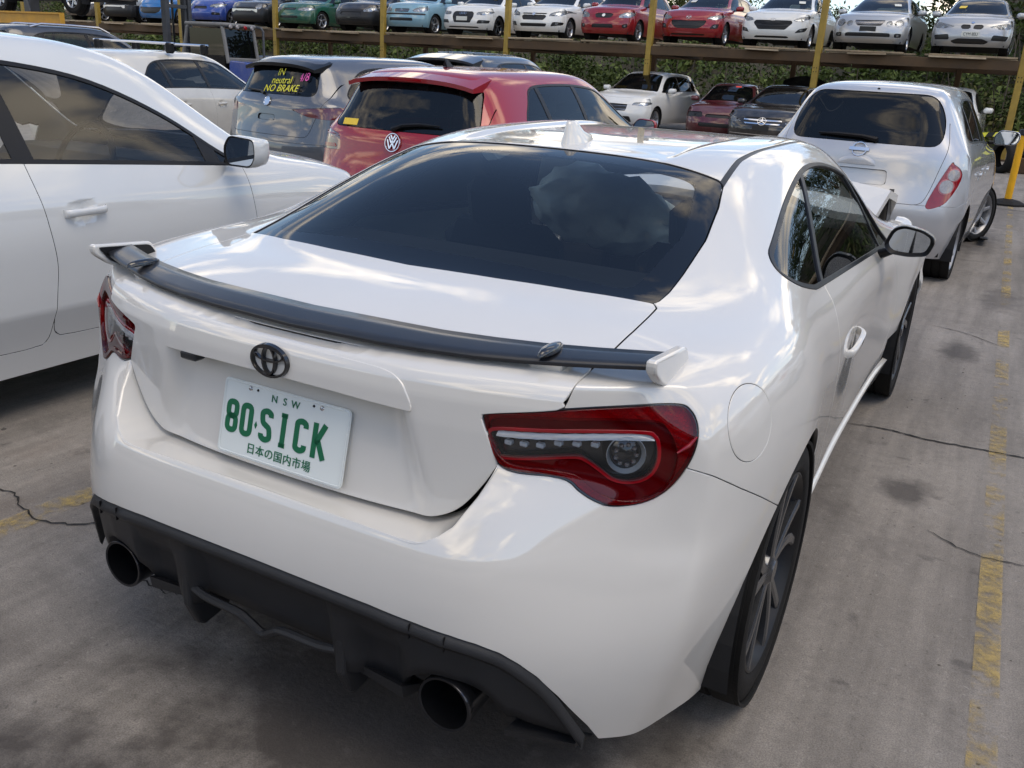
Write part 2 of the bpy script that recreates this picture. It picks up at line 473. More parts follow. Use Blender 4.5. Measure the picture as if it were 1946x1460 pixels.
# ------------------------------------------------------------------ ground
def ground():
    m = bpy.data.materials.new('yard_concrete'); m.use_nodes = True
    nt = m.node_tree; N, L = nt.nodes, nt.links; b = N['Principled BSDF']
    co = N.new('ShaderNodeTexCoord')
    def noise(sc, det=6, ro=.6, dist=0.):
        t = N.new('ShaderNodeTexNoise'); t.inputs['Scale'].default_value = sc; t.inputs['Detail'].default_value = det; t.inputs['Roughness'].default_value = ro; t.inputs['Distortion'].default_value = dist
        L.new(co.outputs['Object'], t.inputs['Vector']); return t.outputs[0]
    def ramp(f, p0, c0, p1, c1):
        r = N.new('ShaderNodeValToRGB'); r.color_ramp.elements[0].position = p0; r.color_ramp.elements[1].position = p1
        r.color_ramp.elements[0].color = (*c0, 1); r.color_ramp.elements[1].color = (*c1, 1); L.new(f, r.inputs[0]); return r.outputs[0]
    def mix(f, a, c, mode='MIX'):
        x = N.new('ShaderNodeMix'); x.data_type = 'RGBA'; x.blend_type = mode
        if isinstance(f, (int, float)): x.inputs['Factor'].default_value = f
        else: L.new(f, x.inputs['Factor'])
        for k, v in (('A', a), ('B', c)):
            if isinstance(v, tuple): x.inputs[k].default_value = (*v, 1)
            else: L.new(v, x.inputs[k])
        return x.outputs['Result']
    base = ramp(noise(.9, 8, .65), .3, (.208, .187, .164), .7, (.300, .273, .242))
    fine = ramp(noise(26, 9, .8), .30, (.80, .80, .80), .70, (1.14, 1.14, 1.14))
    c = mix(1., base, fine, 'MULTIPLY')
    agg = ramp(noise(260, 4, .7), .36, (.62, .62, .62), .60, (1.12, 1.12, 1.12))
    c = mix(1., c, agg, 'MULTIPLY')
    # tyre-dragged streaks along the row and sparse pits
    mp = N.new('ShaderNodeMapping'); mp.inputs['Scale'].default_value = (5.5, .45, 1); L.new(co.outputs['Object'], mp.inputs['Vector'])
    sn = N.new('ShaderNodeTexNoise'); sn.inputs['Scale'].default_value = 1.6; sn.inputs['Detail'].default_value = 7; sn.inputs['Roughness'].default_value = .65; L.new(mp.outputs[0], sn.inputs['Vector'])
    c = mix(1., c, ramp(sn.outputs[0], .36, (.74, .735, .73), .62, (1.08, 1.075, 1.07)), 'MULTIPLY')
    vo = N.new('ShaderNodeTexVoronoi'); vo.inputs['Scale'].default_value = 75; vo.inputs['Randomness'].default_value = 1.
    wv = N.new('ShaderNodeVectorMath'); wv.operation = 'MULTIPLY_ADD'; wn_ = N.new('ShaderNodeTexNoise'); wn_.inputs['Scale'].default_value = 9; wn_.inputs['Detail'].default_value = 5; L.new(co.outputs['Object'], wn_.inputs['Vector'])
    L.new(wn_.outputs['Color'], wv.inputs[0]); wv.inputs[1].default_value = (.10, .10, .0); L.new(co.outputs['Object'], wv.inputs[2]); L.new(wv.outputs[0], vo.inputs['Vector'])
    sp_ = N.new('ShaderNodeSeparateColor'); L.new(vo.outputs['Color'], sp_.inputs[0])
    pit = N.new('ShaderNodeMath'); pit.operation = 'MULTIPLY'; L.new(ramp(vo.outputs['Distance'], .12, (1, 1, 1), .42, (0, 0, 0)), pit.inputs[0]); L.new(ramp(sp_.outputs[0], .80, (0, 0, 0), 1., (.55, .55, .55)), pit.inputs[1])
    c = mix(pit.outputs[0], c, (.06, .055, .05))
    lgt = N.new('ShaderNodeMath'); lgt.operation = 'MULTIPLY'; L.new(ramp(vo.outputs['Distance'], .10, (1, 1, 1), .35, (0, 0, 0)), lgt.inputs[0]); L.new(ramp(sp_.outputs[1], .80, (0, 0, 0), 1., (.45, .45, .45)), lgt.inputs[1])
    c = mix(lgt.outputs[0], c, (.42, .39, .35))
    stain = ramp(noise(1.7, 8, .7, .6), .55, (0, 0, 0), .75, (.6, .6, .6))
    c = mix(stain, c, (.055, .047, .042))
    blot = ramp(noise(5.5, 4, .55, .3), .65, (0, 0, 0), .71, (.5, .5, .5))
    c = mix(blot, c, (.05, .045, .042))
    rust = ramp(noise(.55, 5, .6, .4), .60, (0, 0, 0), .78, (.55, .55, .55))
    c = mix(rust, c, (.16, .10, .065))
    # oil drips and old puddle marks at their own places
    sep = N.new('ShaderNodeSeparateXYZ'); L.new(co.outputs['Object'], sep.inputs[0])
    def mth(op, a_, b_=None):
        n_ = N.new('ShaderNodeMath'); n_.operation = op
        for i_, v_ in enumerate((a_, b_)):
            if v_ is None: continue
            if isinstance(v_, (int, float)): n_.inputs[i_].default_value = v_
            else: L.new(v_, n_.inputs[i_])
        return n_.outputs[0]
    wob = noise(7, 5, .65)
    for px, py, rx, ry, k_ in ((1.05, 2.25, .10, .16, .75), (1.10, 4.45, .13, .28, .7), (1.28, 6.2, .16, .5, .55), (.95, 9.3, .30, 1.2, .6), (1.9, 1.6, .25, .4, .35), (-.15, -.42, .75, .34, .85), (.60, -.22, .45, .26, .7), (.25, -.85, .5, .3, .6), (.2, .3, .7, .6, .8), (-.95, -.1, .28, .12, .4), (1.0, 12.0, .5, 2.0, .45)):
        dx = mth('MULTIPLY', mth('SUBTRACT', sep.outputs[0], px), 1/rx); dy = mth('MULTIPLY', mth('SUBTRACT', sep.outputs[1], py), 1/ry)
        d_ = mth('SQRT', mth('ADD', mth('MULTIPLY', dx, dx), mth('MULTIPLY', dy, dy)))
        d_ = mth('ADD', d_, mth('MULTIPLY', mth('SUBTRACT', wob, .5), 1.6))
        f_ = N.new('ShaderNodeMapRange'); f_.inputs['From Min'].default_value = 1.05; f_.inputs['From Max'].default_value = .45; f_.inputs['To Max'].default_value = k_; L.new(d_, f_.inputs[0])
        c = mix(f_.outputs[0], c, (.045, .038, .034))
    # tyre-worn lanes along the row
    L.new(c, b.inputs['Base Color'])
    r = N.new('ShaderNodeMapRange'); r.inputs['To Min'].default_value = .62; r.inputs['To Max'].default_value = .92
    L.new(noise(3.1, 6), r.inputs[0]); L.new(r.outputs[0], b.inputs['Roughness'])
    b.inputs['Specular IOR Level'].default_value = .35
    bp = N.new('ShaderNodeBump'); bp.inputs['Strength'].default_value = .35; bp.inputs['Distance'].default_value = .01
    L.new(noise(55, 8, .7), bp.inputs['Height']); L.new(bp.outputs[0], b.inputs['Normal'])
    g = mesh('ground', [(-300,-300,0),(300,-300,0),(300,300,0),(-300,300,0)], [(0,1,2,3)], m)
    g['kind'] = 'structure'
    tag(g, 'stained grey concrete yard surface', 'ground', kind='structure')
    return g
GROUND = ground()
def yellow_line():
    m = bpy.data.materials.new('worn_yellow_paint'); m.use_nodes = True; nt = m.node_tree; N, L = nt.nodes, nt.links; b = N['Principled BSDF']
    b.inputs['Base Color'].default_value = (.44, .32, .11, 1); b.inputs['Roughness'].default_value = .8
    co = N.new('ShaderNodeTexCoord')
    t = N.new('ShaderNodeTexNoise'); t.inputs['Scale'].default_value = 22; t.inputs['Detail'].default_value = 10; t.inputs['Roughness'].default_value = .72; L.new(co.outputs['Object'], t.inputs['Vector'])
    t2 = N.new('ShaderNodeTexNoise'); t2.inputs['Scale'].default_value = 2.6; t2.inputs['Detail'].default_value = 3; L.new(co.outputs['Object'], t2.inputs['Vector'])
    a = N.new('ShaderNodeMath'); a.operation = 'ADD'; L.new(t.outputs[0], a.inputs[0]); L.new(t2.outputs[0], a.inputs[1])
    r = N.new('ShaderNodeMapRange'); r.inputs['From Min'].default_value = .97; r.inputs['From Max'].default_value = 1.25; r.inputs['To Max'].default_value = .75; L.new(a.outputs[0], r.inputs[0])
    L.new(r.outputs[0], b.inputs['Alpha'])
    V = []
    for i in range(60):
        y = -2+i*.30; x = 1.362-.011*(y-1.2)
        for o in (-.034, .030): V.append((x+o, y, .004))
    mesh('yellow_line', V, [(2*i, 2*i+1, 2*i+3, 2*i+2) for i in range(59)], m, GROUND)
    V = []
    for i in range(16):
        y = -.6+i*.22; x = -1.30+.02*y
        for o in (-.05, .05): V.append((x+o, y, .004))
    mesh('yellow_line', V, [(2*i, 2*i+1, 2*i+3, 2*i+2) for i in range(15)], m, GROUND)
yellow_line()
# ------------------------------------------------------------------ the white coupe
WHITE = paint('pearl_white_paint', (.645, .625, .585), 0., .42, .09, 1., 1.85)
BLACKTRIM = pmat('satin_black_trim', (.009, .009, .010), .34, spec=.3, noise=.3, nscale=20)
FRIT = pmat('frit_black', (.004, .005, .007), .03, spec=.4)
GLOSSBLK = pmat('gloss_black', (.008, .008, .009), .12, coat=.6)
PLASTIC = pmat('grained_black_plastic', (.019, .0195, .0215), .45, spec=.45, noise=.35, nscale=9, bump=.25, bscale=900)
RUBBER = pmat('tyre_rubber', (.012, .0115, .011), .75, spec=.25, noise=.4, nscale=14, bump=.15, bscale=120)
DARKIN = pmat('dark_interior', (.012, .012, .013), .8, noise=.3)
CHROME = pmat('chrome', (.75, .76, .78), .08, metal=1.)
CHROME2 = pmat('dull_chrome', (.5, .5, .52), .25, metal=1., noise=.2)
ALLOY = pmat('grey_alloy', (.13, .134, .142), .25, metal=.85, noise=.25, nscale=10)
ALLOYS = pmat('silver_alloy', (.45, .46, .48), .32, metal=.85, noise=.2, nscale=10)
BARREL = pmat('dark_rim_barrel', (.012, .012, .013), .4, metal=.3, noise=.3)
GUIDE = pmat('white_light_guide', (.92, .95, .97), .15, coat=.5)  # white stands in for bright chrome on strip and ring; also the LEDs
REDLENS = pmat('red_lamp_plastic', (.25, .0015, .006), .1, coat=.6, noise=.35, nscale=30)
REDDK = pmat('deep_red_lamp_plastic', (.10, .002, .006), .12, coat=1.)
REDPALE = pmat('bright_red_lamp_plastic', (.62, .03, .05), .1, coat=1.)
CLEAR = glass('clear_lens', (.93, .95, .97), 0., (.2, .2, .2), .06)
REDGL = glass('red_clear_lens', (.85, .03, .05), 0., (.20, .001, .004), .22)
REDREF = pmat('red_reflector', (.42, .004, .010), .25, metal=.3, noise=.5, nscale=45, bump=.5, bscale=160)
REARGL = glass('privacy_glass', (.76, .84, .88), 0., (.004, .006, .010), .20, ior=1.46)
SIDEGL = glass('side_glass', (.68, .75, .73), 0., (.006, .008, .008), .20)
SCREEN = glass('windscreen_glass', (.80, .88, .86), 0., (.01, .012, .012), .08)
MIRROR = pmat('mirror_glass', (.62, .68, .74), .02, metal=1.)

def wheel(parent, pos, R=.318, w=.205, rim=.232, side=1, spokes=5, style='twin', alloy=None, name='wheel', nseg=48, depth=.04):
    """wheel with axle along x; the face looks to +x (side=1) or -x"""
    alloy = alloy or ALLOY
    ro = empty(name, pos, 0. if side > 0 else math.pi); ro.parent = parent
    h = w/2
    m = MB()
    prof = [(-h*.75, rim*.98), (-h*.96, rim*1.05), (-h, R*.86), (-h*.93, R*.955), (-h*.8, R*.99)]
    for k in range(4):
        c = (-.48+.32*k)*w
        prof += [(c-.006, R), (c-.004, R-.007), (c+.004, R-.007), (c+.006, R)]
    prof += [(h*.8, R*.99), (h*.93, R*.955), (h, R*.86), (h*.985, R*.80), (h*.96, rim*1.06), (h*.80, rim*.985)]
    prof.sort(key=lambda q: 0)
    m.lathe(prof, nseg)
    m.obj('tyre', RUBBER, ro, True, 40)
    m = MB()
    m.lathe([(h*.78, rim*1.0), (h*.93, rim*1.03), (h*.95, rim*1.01), (h*.80, rim*.955), (h*.55, rim*.90), (-h*.8, rim*.88), (-h*.8, rim*1.0)], nseg)
    m.obj('rim', BARREL if style == 'twin' else alloy, ro, True, 40)
    xf = h*.93-depth
    m = MB(); m.lathe([(xf-.06, 0.001), (xf-.06, rim*.62), (xf-.07, rim*.66), (xf-.08, rim*.60)], 24)
    m.obj('brake_disc', CHROME2, ro, True)
    m = MB(); m.lathe([(xf-.075, 0.001), (xf-.075, rim*.9)], 24); m.obj('brake_backing', DARKIN, ro)
    m = MB(); m.lathe([(xf+.012, .0005), (xf+.012, rim*.11), (xf+.006, rim*.135), (xf, rim*.2), (xf-.03, rim*.24)], 24)
    m.obj('hub_cap', alloy, ro, True)
    def spoke(a0, a1, w0, w1, x0, x1, r0=rim*.15, r1=rim*.94):
        mm = MB(); n = 7; V = []
        for i in range(n):
            t = i/(n-1); r = r0+(r1-r0)*t; a = a0+(a1-a0)*t*t; ww = w0+(w1-w0)*t; x = x0+(x1-x0)*(t**1.5)
            for s_, xx in ((-1, x-.022), (-1, x-.004), (-.55, x), (.55, x), (1, x-.004), (1, x-.022)):
                aa = a+s_*ww/max(r, .03)/2
                V.append((xx, r*math.cos(aa), r*math.sin(aa)))
        Fc = [(i*6+j, i*6+j+1, (i+1)*6+j+1, (i+1)*6+j) for i in range(n-1) for j in range(5)]
        mm.add(V, Fc); mm.obj('spoke', alloy, ro, True, 30)
    for k in range(spokes):
        a = 2*math.pi*k/spokes+.3
        if style == 'twin':
            spoke(a-.14, a-.26-.16, .022, .034, xf+.004, xf+depth*.92, rim*.13, rim*1.0)
            spoke(a+.14, a+.24-.14, .022, .028, xf+.004, xf+depth*.92, rim*.13, rim*1.0)
        else:
            spoke(a, a, rim*.22, rim*.17, xf+.004, xf+depth*.8)
    return ro

ZR = [.20, .33, .45, .56, .62, .69, .745, .83, .895]
CA = []
for x, ys in ((0, [.07,.02,.0,.015,.04,.09,.13,.135,.14]), (.19, [.07,.02,.0,.015,.04,.09,.13,.135,.14]),
              (.36, [.075,.025,.005,.018,.042,.092,.132,.138,.145]), (.51, [.10,.055,.042,.052,.075,.115,.15,.16,.172]),
              (.66, [.19,.155,.147,.172,.192,.217,.236,.246,.258])):
    CA.append([(x, y, z) for y, z in zip(ys, ZR)])
CA.append([(.735,.278,.185),(.771,.258,.33),(.795,.258,.45),(.80,.275,.56),(.799,.295,.62),(.798,.305,.69),(.795,.308,.745),(.786,.315,.82),(.75,.335,.89)])
CA.append([(.775,.40,.175),(.812,.40,.33),(.833,.40,.45),(.843,.40,.56),(.846,.405,.62),(.847,.41,.69),(.844,.41,.755),(.830,.41,.83),(.783,.42,.903)])
CA.append([(.80,.50,.17),(.838,.51,.33),(.856,.51,.45),(.866,.51,.56),(.870,.51,.62),(.871,.51,.69),(.867,.51,.76),(.849,.515,.84),(.798,.52,.913)])
CA.append([(.81,.64,.17),(.848,.64,.33),(.866,.64,.45),(.877,.64,.56),(.881,.64,.62),(.882,.64,.69),(.877,.64,.765),(.857,.64,.85),(.80,.64,.922)])
CA.append([(.81,.83,.18),(.85,.83,.33),(.868,.83,.45),(.88,.83,.56),(.885,.83,.62),(.886,.83,.69),(.88,.83,.77),(.857,.83,.855),(.80,.83,.928)])
CA.append([(.80,1.15,.18),(.838,1.15,.31),(.853,1.15,.44),(.863,1.15,.55),(.865,1.15,.62),(.864,1.15,.69),(.855,1.15,.77),(.827,1.15,.855),(.768,1.15,.922)])
for y, xs, zs in (
    (1.5,[.79,.826,.838,.844,.846,.847,.839,.81,.766],[.18,.29,.42,.54,.62,.70,.775,.85,.905]),
    (1.9,[.785,.815,.823,.826,.828,.83,.826,.804,.766],[.18,.29,.42,.54,.62,.70,.775,.842,.89]),
    (2.4,[.785,.815,.823,.826,.828,.83,.826,.805,.77],[.18,.29,.42,.54,.62,.70,.77,.828,.872]),
    (2.75,[.79,.82,.832,.836,.838,.838,.832,.81,.775],[.18,.29,.42,.54,.62,.70,.765,.815,.852]),
    (3.05,[.80,.835,.855,.864,.868,.87,.866,.842,.79],[.18,.30,.43,.54,.62,.69,.745,.79,.825]),
    (3.40,[.80,.85,.87,.88,.884,.884,.875,.845,.78],[.18,.30,.43,.54,.62,.68,.735,.775,.802]),
    (3.8,[.76,.81,.835,.845,.85,.848,.835,.80,.73],[.18,.29,.40,.50,.58,.64,.69,.735,.765])):
    CA.append([(x, y, z) for x, z in zip(xs, zs)])
CB = [
 [(0,.27,.927),(.19,.27,.927),(.36,.275,.924),(.51,.295,.918),(.65,.345,.910)],
 [(0,.42,.951),(.19,.42,.951),(.36,.425,.948),(.51,.445,.942),(.66,.48,.928)],
 [(0,.555,.974),(.19,.56,.974),(.36,.575,.97),(.51,.60,.96),(.665,.63,.94)],
 [(0,.80,1.068),(.19,.80,1.066),(.37,.81,1.055),(.53,.82,1.02),(.675,.83,.968)],
 [(0,1.12,1.178),(.2,1.12,1.175),(.38,1.13,1.157),(.535,1.14,1.112),(.675,1.15,1.025)],
 [(0,1.5,1.218),(.22,1.5,1.216),(.42,1.5,1.206),(.545,1.5,1.165),(.668,1.5,1.045)],
 [(0,1.9,1.224),(.22,1.9,1.223),(.42,1.9,1.217),(.55,1.9,1.183),(.672,1.9,1.045)],
 [(0,2.4,1.213),(.22,2.4,1.211),(.42,2.4,1.205),(.55,2.4,1.165),(.675,2.4,1.03)],
 [(0,2.78,1.12),(.22,2.77,1.115),(.44,2.75,1.09),(.58,2.74,1.03),(.69,2.75,.94)],
 [(0,3.1,.975),(.22,3.09,.972),(.45,3.07,.955),(.6,3.05,.92),(.70,3.05,.873)],
 [(0,3.40,.885),(.2,3.40,.885),(.4,3.40,.877),(.55,3.40,.86),(.68,3.40,.835)],
 [(0,3.8,.82),(.2,3.8,.82),(.4,3.8,.81),(.55,3.8,.797),(.65,3.8,.785)]]

def coupe():
    root = empty('coupe')
    tag(root, 'white two-door coupe with black rear wing blade and green lettered plate, nearest the camera', 'car')
    V = []; ia = []
    for c in CA: ia.append(list(range(len(V), len(V)+9))); V += c
    Fc = [(ia[c][r], ia[c+1][r], ia[c+1][r+1], ia[c][r+1]) for c in range(len(CA)-1) for r in range(8)]
    rows = [[ia[c][8] for c in range(6)]]
    for i, b in enumerate(CB):
        ids = list(range(len(V), len(V)+5)); V += b; rows.append(ids+[ia[6+i][8]])
    Fc += [(rows[i][j], rows[i][j+1], rows[i+1][j+1], rows[i+1][j]) for i in range(len(rows)-1) for j in range(5)]
    cre = {(ia[5][r], ia[5][r+1]): (.3, .35, .4, .4, .4, .4, .4, .4)[r] for r in range(8)}
    cre.update({(ia[c][8], ia[c+1][8]): .5 for c in range(5)})
    S = cc(V, Fc, cre, 4)
    ax = lambda P: np.abs(P[:, 0])
    xz = lambda P: np.stack([ax(P), P[:, 2]], 1)
    yz = lambda P: P[:, 1:3]
    xs = lambda P: np.stack([ax(P), P[:, 1]+P[:, 2]], 1)
    big = lambda P, c, f: np.where(c, f, 1.)
    # wheel arches
    for yc in (.815, 3.40):
        _, S = S.split(np.hypot(S.V[:, 1]-yc, S.V[:, 2]-.318)-.352); S = S.compact()
    # tail lamps
    LAMP = crom([(.4365,.822),(.4415,.834),(.564,.8545),(.65,.864),(.728,.869),(.754,.858),(.771,.830),(.774,.794),(.762,.752),(.740,.715),(.708,.692),(.664,.685),(.636,.694),(.608,.711),(.589,.726),(.56,.733),(.473,.744)], 5, True)
    lamp, S = S.cut(lambda P: big(P, (P[:, 1] < .45) & (P[:, 2] < .93), sdf(xz(P), LAMP)), .0012)
    # boot opening: rear face and top, in (x, y+z)
    BOOT = np.array([(0,.644),(.342,.640),(.382,.647),(.408,.671),(.431,.708),(.454,.792),(.470,.883),(.437,.967),(.442,.977),(.564,1.043),(.569,1.057),(.577,1.096),(.577,1.181),(.58,1.282),(.579,1.399),(.572,1.555),(.560,1.572),(.409,1.536),(.229,1.513),(0,1.497)])
    BOOT = np.vstack([BOOT, BOOT[::-1][1:-1]*[-1, 1]])
    boot, S = S.cut(lambda P: big(P, P[:, 1] < 1.0, sdf(np.stack([P[:, 0], P[:, 1]+P[:, 2]], 1), BOOT)), .0028)
    _, top = boot.split(boot.V[:, 1]-(.148+.047*(np.abs(boot.V[:, 0])/.45)**2.6))
    boot_lid = top.compact().obj('boot_lid', WHITE, root, .014, seal=BLACKTRIM)
    # rear window
    GL = np.array([(0,1.499),(.229,1.515),(.409,1.538),(.563,1.577),(.568,1.65),(.567,1.761),(.560,1.984),(.535,2.2),(.505,2.365),(.487,2.389),(.34,2.413),(0,2.415)])
    GL = np.vstack([GL, GL[::-1][1:-1]*[-1, 1]])
    gl, S = S.cut(lambda P: big(P, P[:, 1] < 1.5, sdf(np.stack([P[:, 0], P[:, 1]+P[:, 2]], 1), GL)), .0025)
    gin = roundpoly([(-.50,1.60),(.50,1.60),(.515,1.98),(.45,2.33),(-.45,2.33),(-.515,1.98)], .06)
    band = sdf(np.stack([gl.V[:, 0], gl.V[:, 1]+gl.V[:, 2]], 1), gin)
    gclear, gband = gl.split(band)
    rw = gclear.obj('rear_window', REARGL, root, 0, offset=-.004)
    gband.obj('frit_band', FRIT, rw, .006, offset=-.004)
    # windscreen
    WS = roundpoly([(-.47,2.44),(.47,2.44),(.68,3.02),(.45,3.10),(0,3.13),(-.45,3.10),(-.68,3.02)], .05)
    ws, S = S.cut(lambda P: big(P, P[:, 2] > .8, sdf(P[:, :2], WS)), .0025)
    ws.obj('windscreen', SCREEN, root, 0, offset=-.004)
    # side windows
    DLO = crom([(1.06,1.005),(1.03,.975),(1.075,.944),(1.201,.913),(1.32,.900),(1.804,.873),(2.348,.848),(2.62,.842),(2.56,.915),(2.406,1.074),(2.289,1.124),(2.091,1.155),(1.894,1.161),(1.688,1.142),(1.405,1.090),(1.134,1.027)], 6, True)
    dl, S = S.cut(lambda P: big(P, (ax(P) > .45) & (P[:, 2] > .8), sdf(yz(P), DLO)), .001)
    ins, rub = dl.split(sdf(yz(dl.V), DLO)+.010)
    for sx, nm in ((1, 'r'), (-1, 'l')):
        r_ = rub.compact(); k = r_.V[:, 0]*sx > 0
        rr = Patch(r_.V, r_.N, r_.T[k[r_.T].all(1)]).obj('window_rubber', BLACKTRIM, root, .01, offset=.002)
        g_ = ins.compact(); k = g_.V[:, 0]*sx > 0
        g_ = Patch(g_.V, g_.N, g_.T[k[g_.T].all(1)]).compact()
        pill = lambda P: (P[:, 1]-(1.335+1.7*(P[:, 2]-.9)))*.5
        q, d = g_.split(pill(g_.V)+.008); _, d2 = d.compact().split(pill(d.compact().V)-.008)
        mid = d.compact(); mid, _ = mid.split(pill(mid.V)-.008)
        mid.obj('window_divider', BLACKTRIM, root, .006, offset=.001)
        q.obj('quarter_window', SIDEGL, root, 0, offset=-.004)
        d2 = d2.compact(); fr = lambda P: P[:, 1]-(2.40-.25*(P[:, 2]-.9))
        dm, tri = d2.split(fr(d2.V)+.006); dm.obj('door_window', SIDEGL, root, 0, offset=-.005)
        tri = tri.compact(); _, tri2 = tri.split(fr(tri.V)-.012)
        tri.split(fr(tri.V)-.012)[0].obj('window_divider', BLACKTRIM, root, .006, offset=.001)
        tri2.obj('front_quarter_window', SIDEGL, root, 0, offset=-.005)
    # roof seam mouldings
    seam = lambda P: np.abs(ax(P)-np.interp(P[:, 1], [1.2,1.242,1.445,1.643,1.841,2.3,2.45], [.503,.499,.478,.477,.481,.487,.489]))-.0085
    mo, S = S.split(big(S.V, (S.V[:, 1] > 1.18) & (S.V[:, 1] < 2.5) & (S.V[:, 2] > 1.1), seam(S.V)))
    mo = mo.compact()
    for sx in (1, -1):
        k = mo.V[:, 0]*sx > 0
        Patch(mo.V, mo.N, mo.T[k[mo.T].all(1)]).obj('roof_moulding', BLACKTRIM, root, .01, 0.001, -.003)
    S = S.compact()
    roof, S = S.split(big(S.V, (S.V[:, 2] > 1.08) & (S.V[:, 1] > 1.1), ax(S.V)-.489)); roof = roof.compact(); S = S.compact()
    # raised roof rails of the twin-bubble roof: a shallow step that fades forward
    t_ = np.clip((.35-np.abs(roof.V[:, 0]))/.035, 0, 1); t_ = t_*t_*(3-2*t_); u_ = np.clip((roof.V[:, 1]-1.22)/.12, 0, 1)
    rv = roof.V.copy(); rv[:, 2] -= .010*t_*u_; roof = Patch(rv, roof.N, roof.T); nn_ = roof.renormal(); w_ = (u_ > .02)[:, None]
    roof = Patch(rv, np.where(w_, nn_.N, roof.N), roof.T)
    rf = roof.obj('roof', WHITE, root, .012, seal=BLACKTRIM)
    roof.moved(-.018).obj('headlining', DARKIN, rf, 0)
    # bumper and its openings
    bl = lambda P: P[:, 2]-np.interp(P[:, 1], [0,.29,.323,.397,.554,.60], [.762,.759,.742,.698,.612,.588])
    bumper, S = S.cut(lambda P: big(P, P[:, 1] < .66, bl(P)), .0022)
    DIF = np.array([(0,.470),(.296,.469),(.394,.463),(.46,.454),(.503,.444),(.54,.428),(.569,.405),(.597,.375),(.628,.325),(.669,.24),(.70,.15)])
    DIF = np.vstack([DIF, [(.70,.0),(-.70,.0)], DIF[::-1][:-1]*[-1, 1]])
    dif, bumper = bumper.cut(lambda P: big(P, P[:, 1] < .4, sdf(np.stack([P[:, 0], P[:, 2]], 1), DIF)), .001)
    bumper, _ = bumper.split(-(bumper.V[:, 2]-.172))[0:2]
    bump = bumper.obj('rear_bumper', WHITE, root, .014)
    # shelf between the bumper ridge and the boot lid
    R = crom([(0,.037,.606),(.20,.034,.606),(.342,.034,.6065),(.382,.038,.611),(.408,.050,.624),(.431,.065,.645),(.454,.101,.692),(.472,.139,.742)], 6)
    I = crom([(0,.145,.598),(.20,.147,.598),(.31,.150,.598),(.345,.155,.601),(.385,.160,.618),(.415,.165,.645),(.448,.170,.692),(.470,.175,.738)], 6)
    R = R*[1.005, 1, 1]-[0, .003, .0025]
    n = len(R); Vv = np.vstack([R, I]); Vv = np.vstack([Vv, Vv*[-1, 1, 1]])
    fs = [(i, i+1, n+i+1, n+i) for i in range(n-1)]+[(2*n+i, 3*n+i, 3*n+i+1, 2*n+i+1) for i in range(n-1)]
    mesh('bumper_shelf', Vv, fs, WHITE, bump, True)
    # fuel flap, doors, skirts
    fl, S = S.cut(lambda P: big(P, (P[:, 0] > .6) & (P[:, 1] < .7), np.linalg.norm(P-np.array([.836, .425, .818]), axis=1)-.072), .0016)
    fl.obj('fuel_flap', WHITE, root, .01, seal=BLACKTRIM)
    DOOR = crom([(1.34,.897),(1.325,.865),(1.307,.835),(1.300,.78),(1.312,.70),(1.335,.60),(1.37,.46),(1.42,.34),(1.50,.275),(2.2,.27),(2.6,.28),(2.72,.32),(2.80,.40),(2.845,.49),(2.80,.61),(2.72,.70),(2.62,.78),(2.57,.838),(2.5,.87)], 6)
    DOOR = np.vstack([DOOR, [(2.4,.95),(1.4,.95)]])
    dr, S = S.cut(lambda P: big(P, (ax(P) > .6) & (P[:, 1] > 1.1), sdf(yz(P), DOOR)), .0024)
    doors = {}
    for sx in (1, -1):
        d = Patch(dr.V, dr.N, dr.T[(dr.V[:, 0]*sx > 0)[dr.T].all(1)])
        doors[sx] = d.obj('door', WHITE, root, .014, seal=BLACKTRIM)
    sk, S = S.split(big(S.V, (S.V[:, 1] > 1.05) & (S.V[:, 1] < 3.06), S.V[:, 2]-.262))
    sk = sk.compact()
    for sx in (1, -1):
        Patch(sk.V, sk.N, sk.T[(sk.V[:, 0]*sx > 0)[sk.T].all(1)]).obj('side_skirt', WHITE, root, .02, offset=.012)
    # bonnet edge: everything ahead of the screen is a bent front end
    S = S.compact()
    front, S = S.split(-(S.V[:, 1]-2.86)); front, S = front.compact(), S.compact()
    S.obj('quarter_panel', WHITE, root, .014, seal=BLACKTRIM)
    fv = front.V.copy()
    hb = np.clip((fv[:, 1]-3.0)/.8, 0, 1)
    nz = np.sin(fv[:, 0]*17+fv[:, 1]*9)*np.cos(fv[:, 1]*14-fv[:, 2]*11)+.6*np.sin(fv[:, 0]*31-fv[:, 2]*27)
    sideq = np.clip((np.abs(fv[:, 0])-.62)/.12, 0, 1)
    fv[:, 0] += np.sign(fv[:, 0])*hb*nz*.022*sideq
    fv[:, 1] += -hb*.05*nz*(1-sideq)
    fv[:, 2] += hb*(.035*nz)*(1-.5*sideq)
    hood = (1-sideq)
    t1 = np.array([front.T[i] for i in range(len(front.T))])
    tri = fv[t1]; fn = np.cross(tri[:, 1]-tri[:, 0], tri[:, 2]-tri[:, 0])
    vn = np.zeros_like(fv)
    for k in range(3): np.add.at(vn, t1[:, k], fn)
    vn /= np.linalg.norm(vn, axis=1)[:, None]+1e-12
    fp = Patch(fv, vn, t1)
    wing, bon = fp.split(.70-np.abs(fv[:, 0]))
    wing = wing.compact(); wing, _ = wing.split(-(wing.V[:, 2]-.40+.6*np.clip(wing.V[:, 1]-3.45, 0, 1)*0))
    for sx in (1, -1):
        w_ = wing.compact(); w_ = Patch(w_.V, w_.N, w_.T[(w_.V[:, 0]*sx > 0)[w_.T].all(1)])
        w_.obj('front_wing', WHITE, root, .012)
    _ , bon2 = bon.compact().split(3.14-bon.compact().V[:, 1])
    # folded bonnet standing up behind the windscreen
    m = MB()
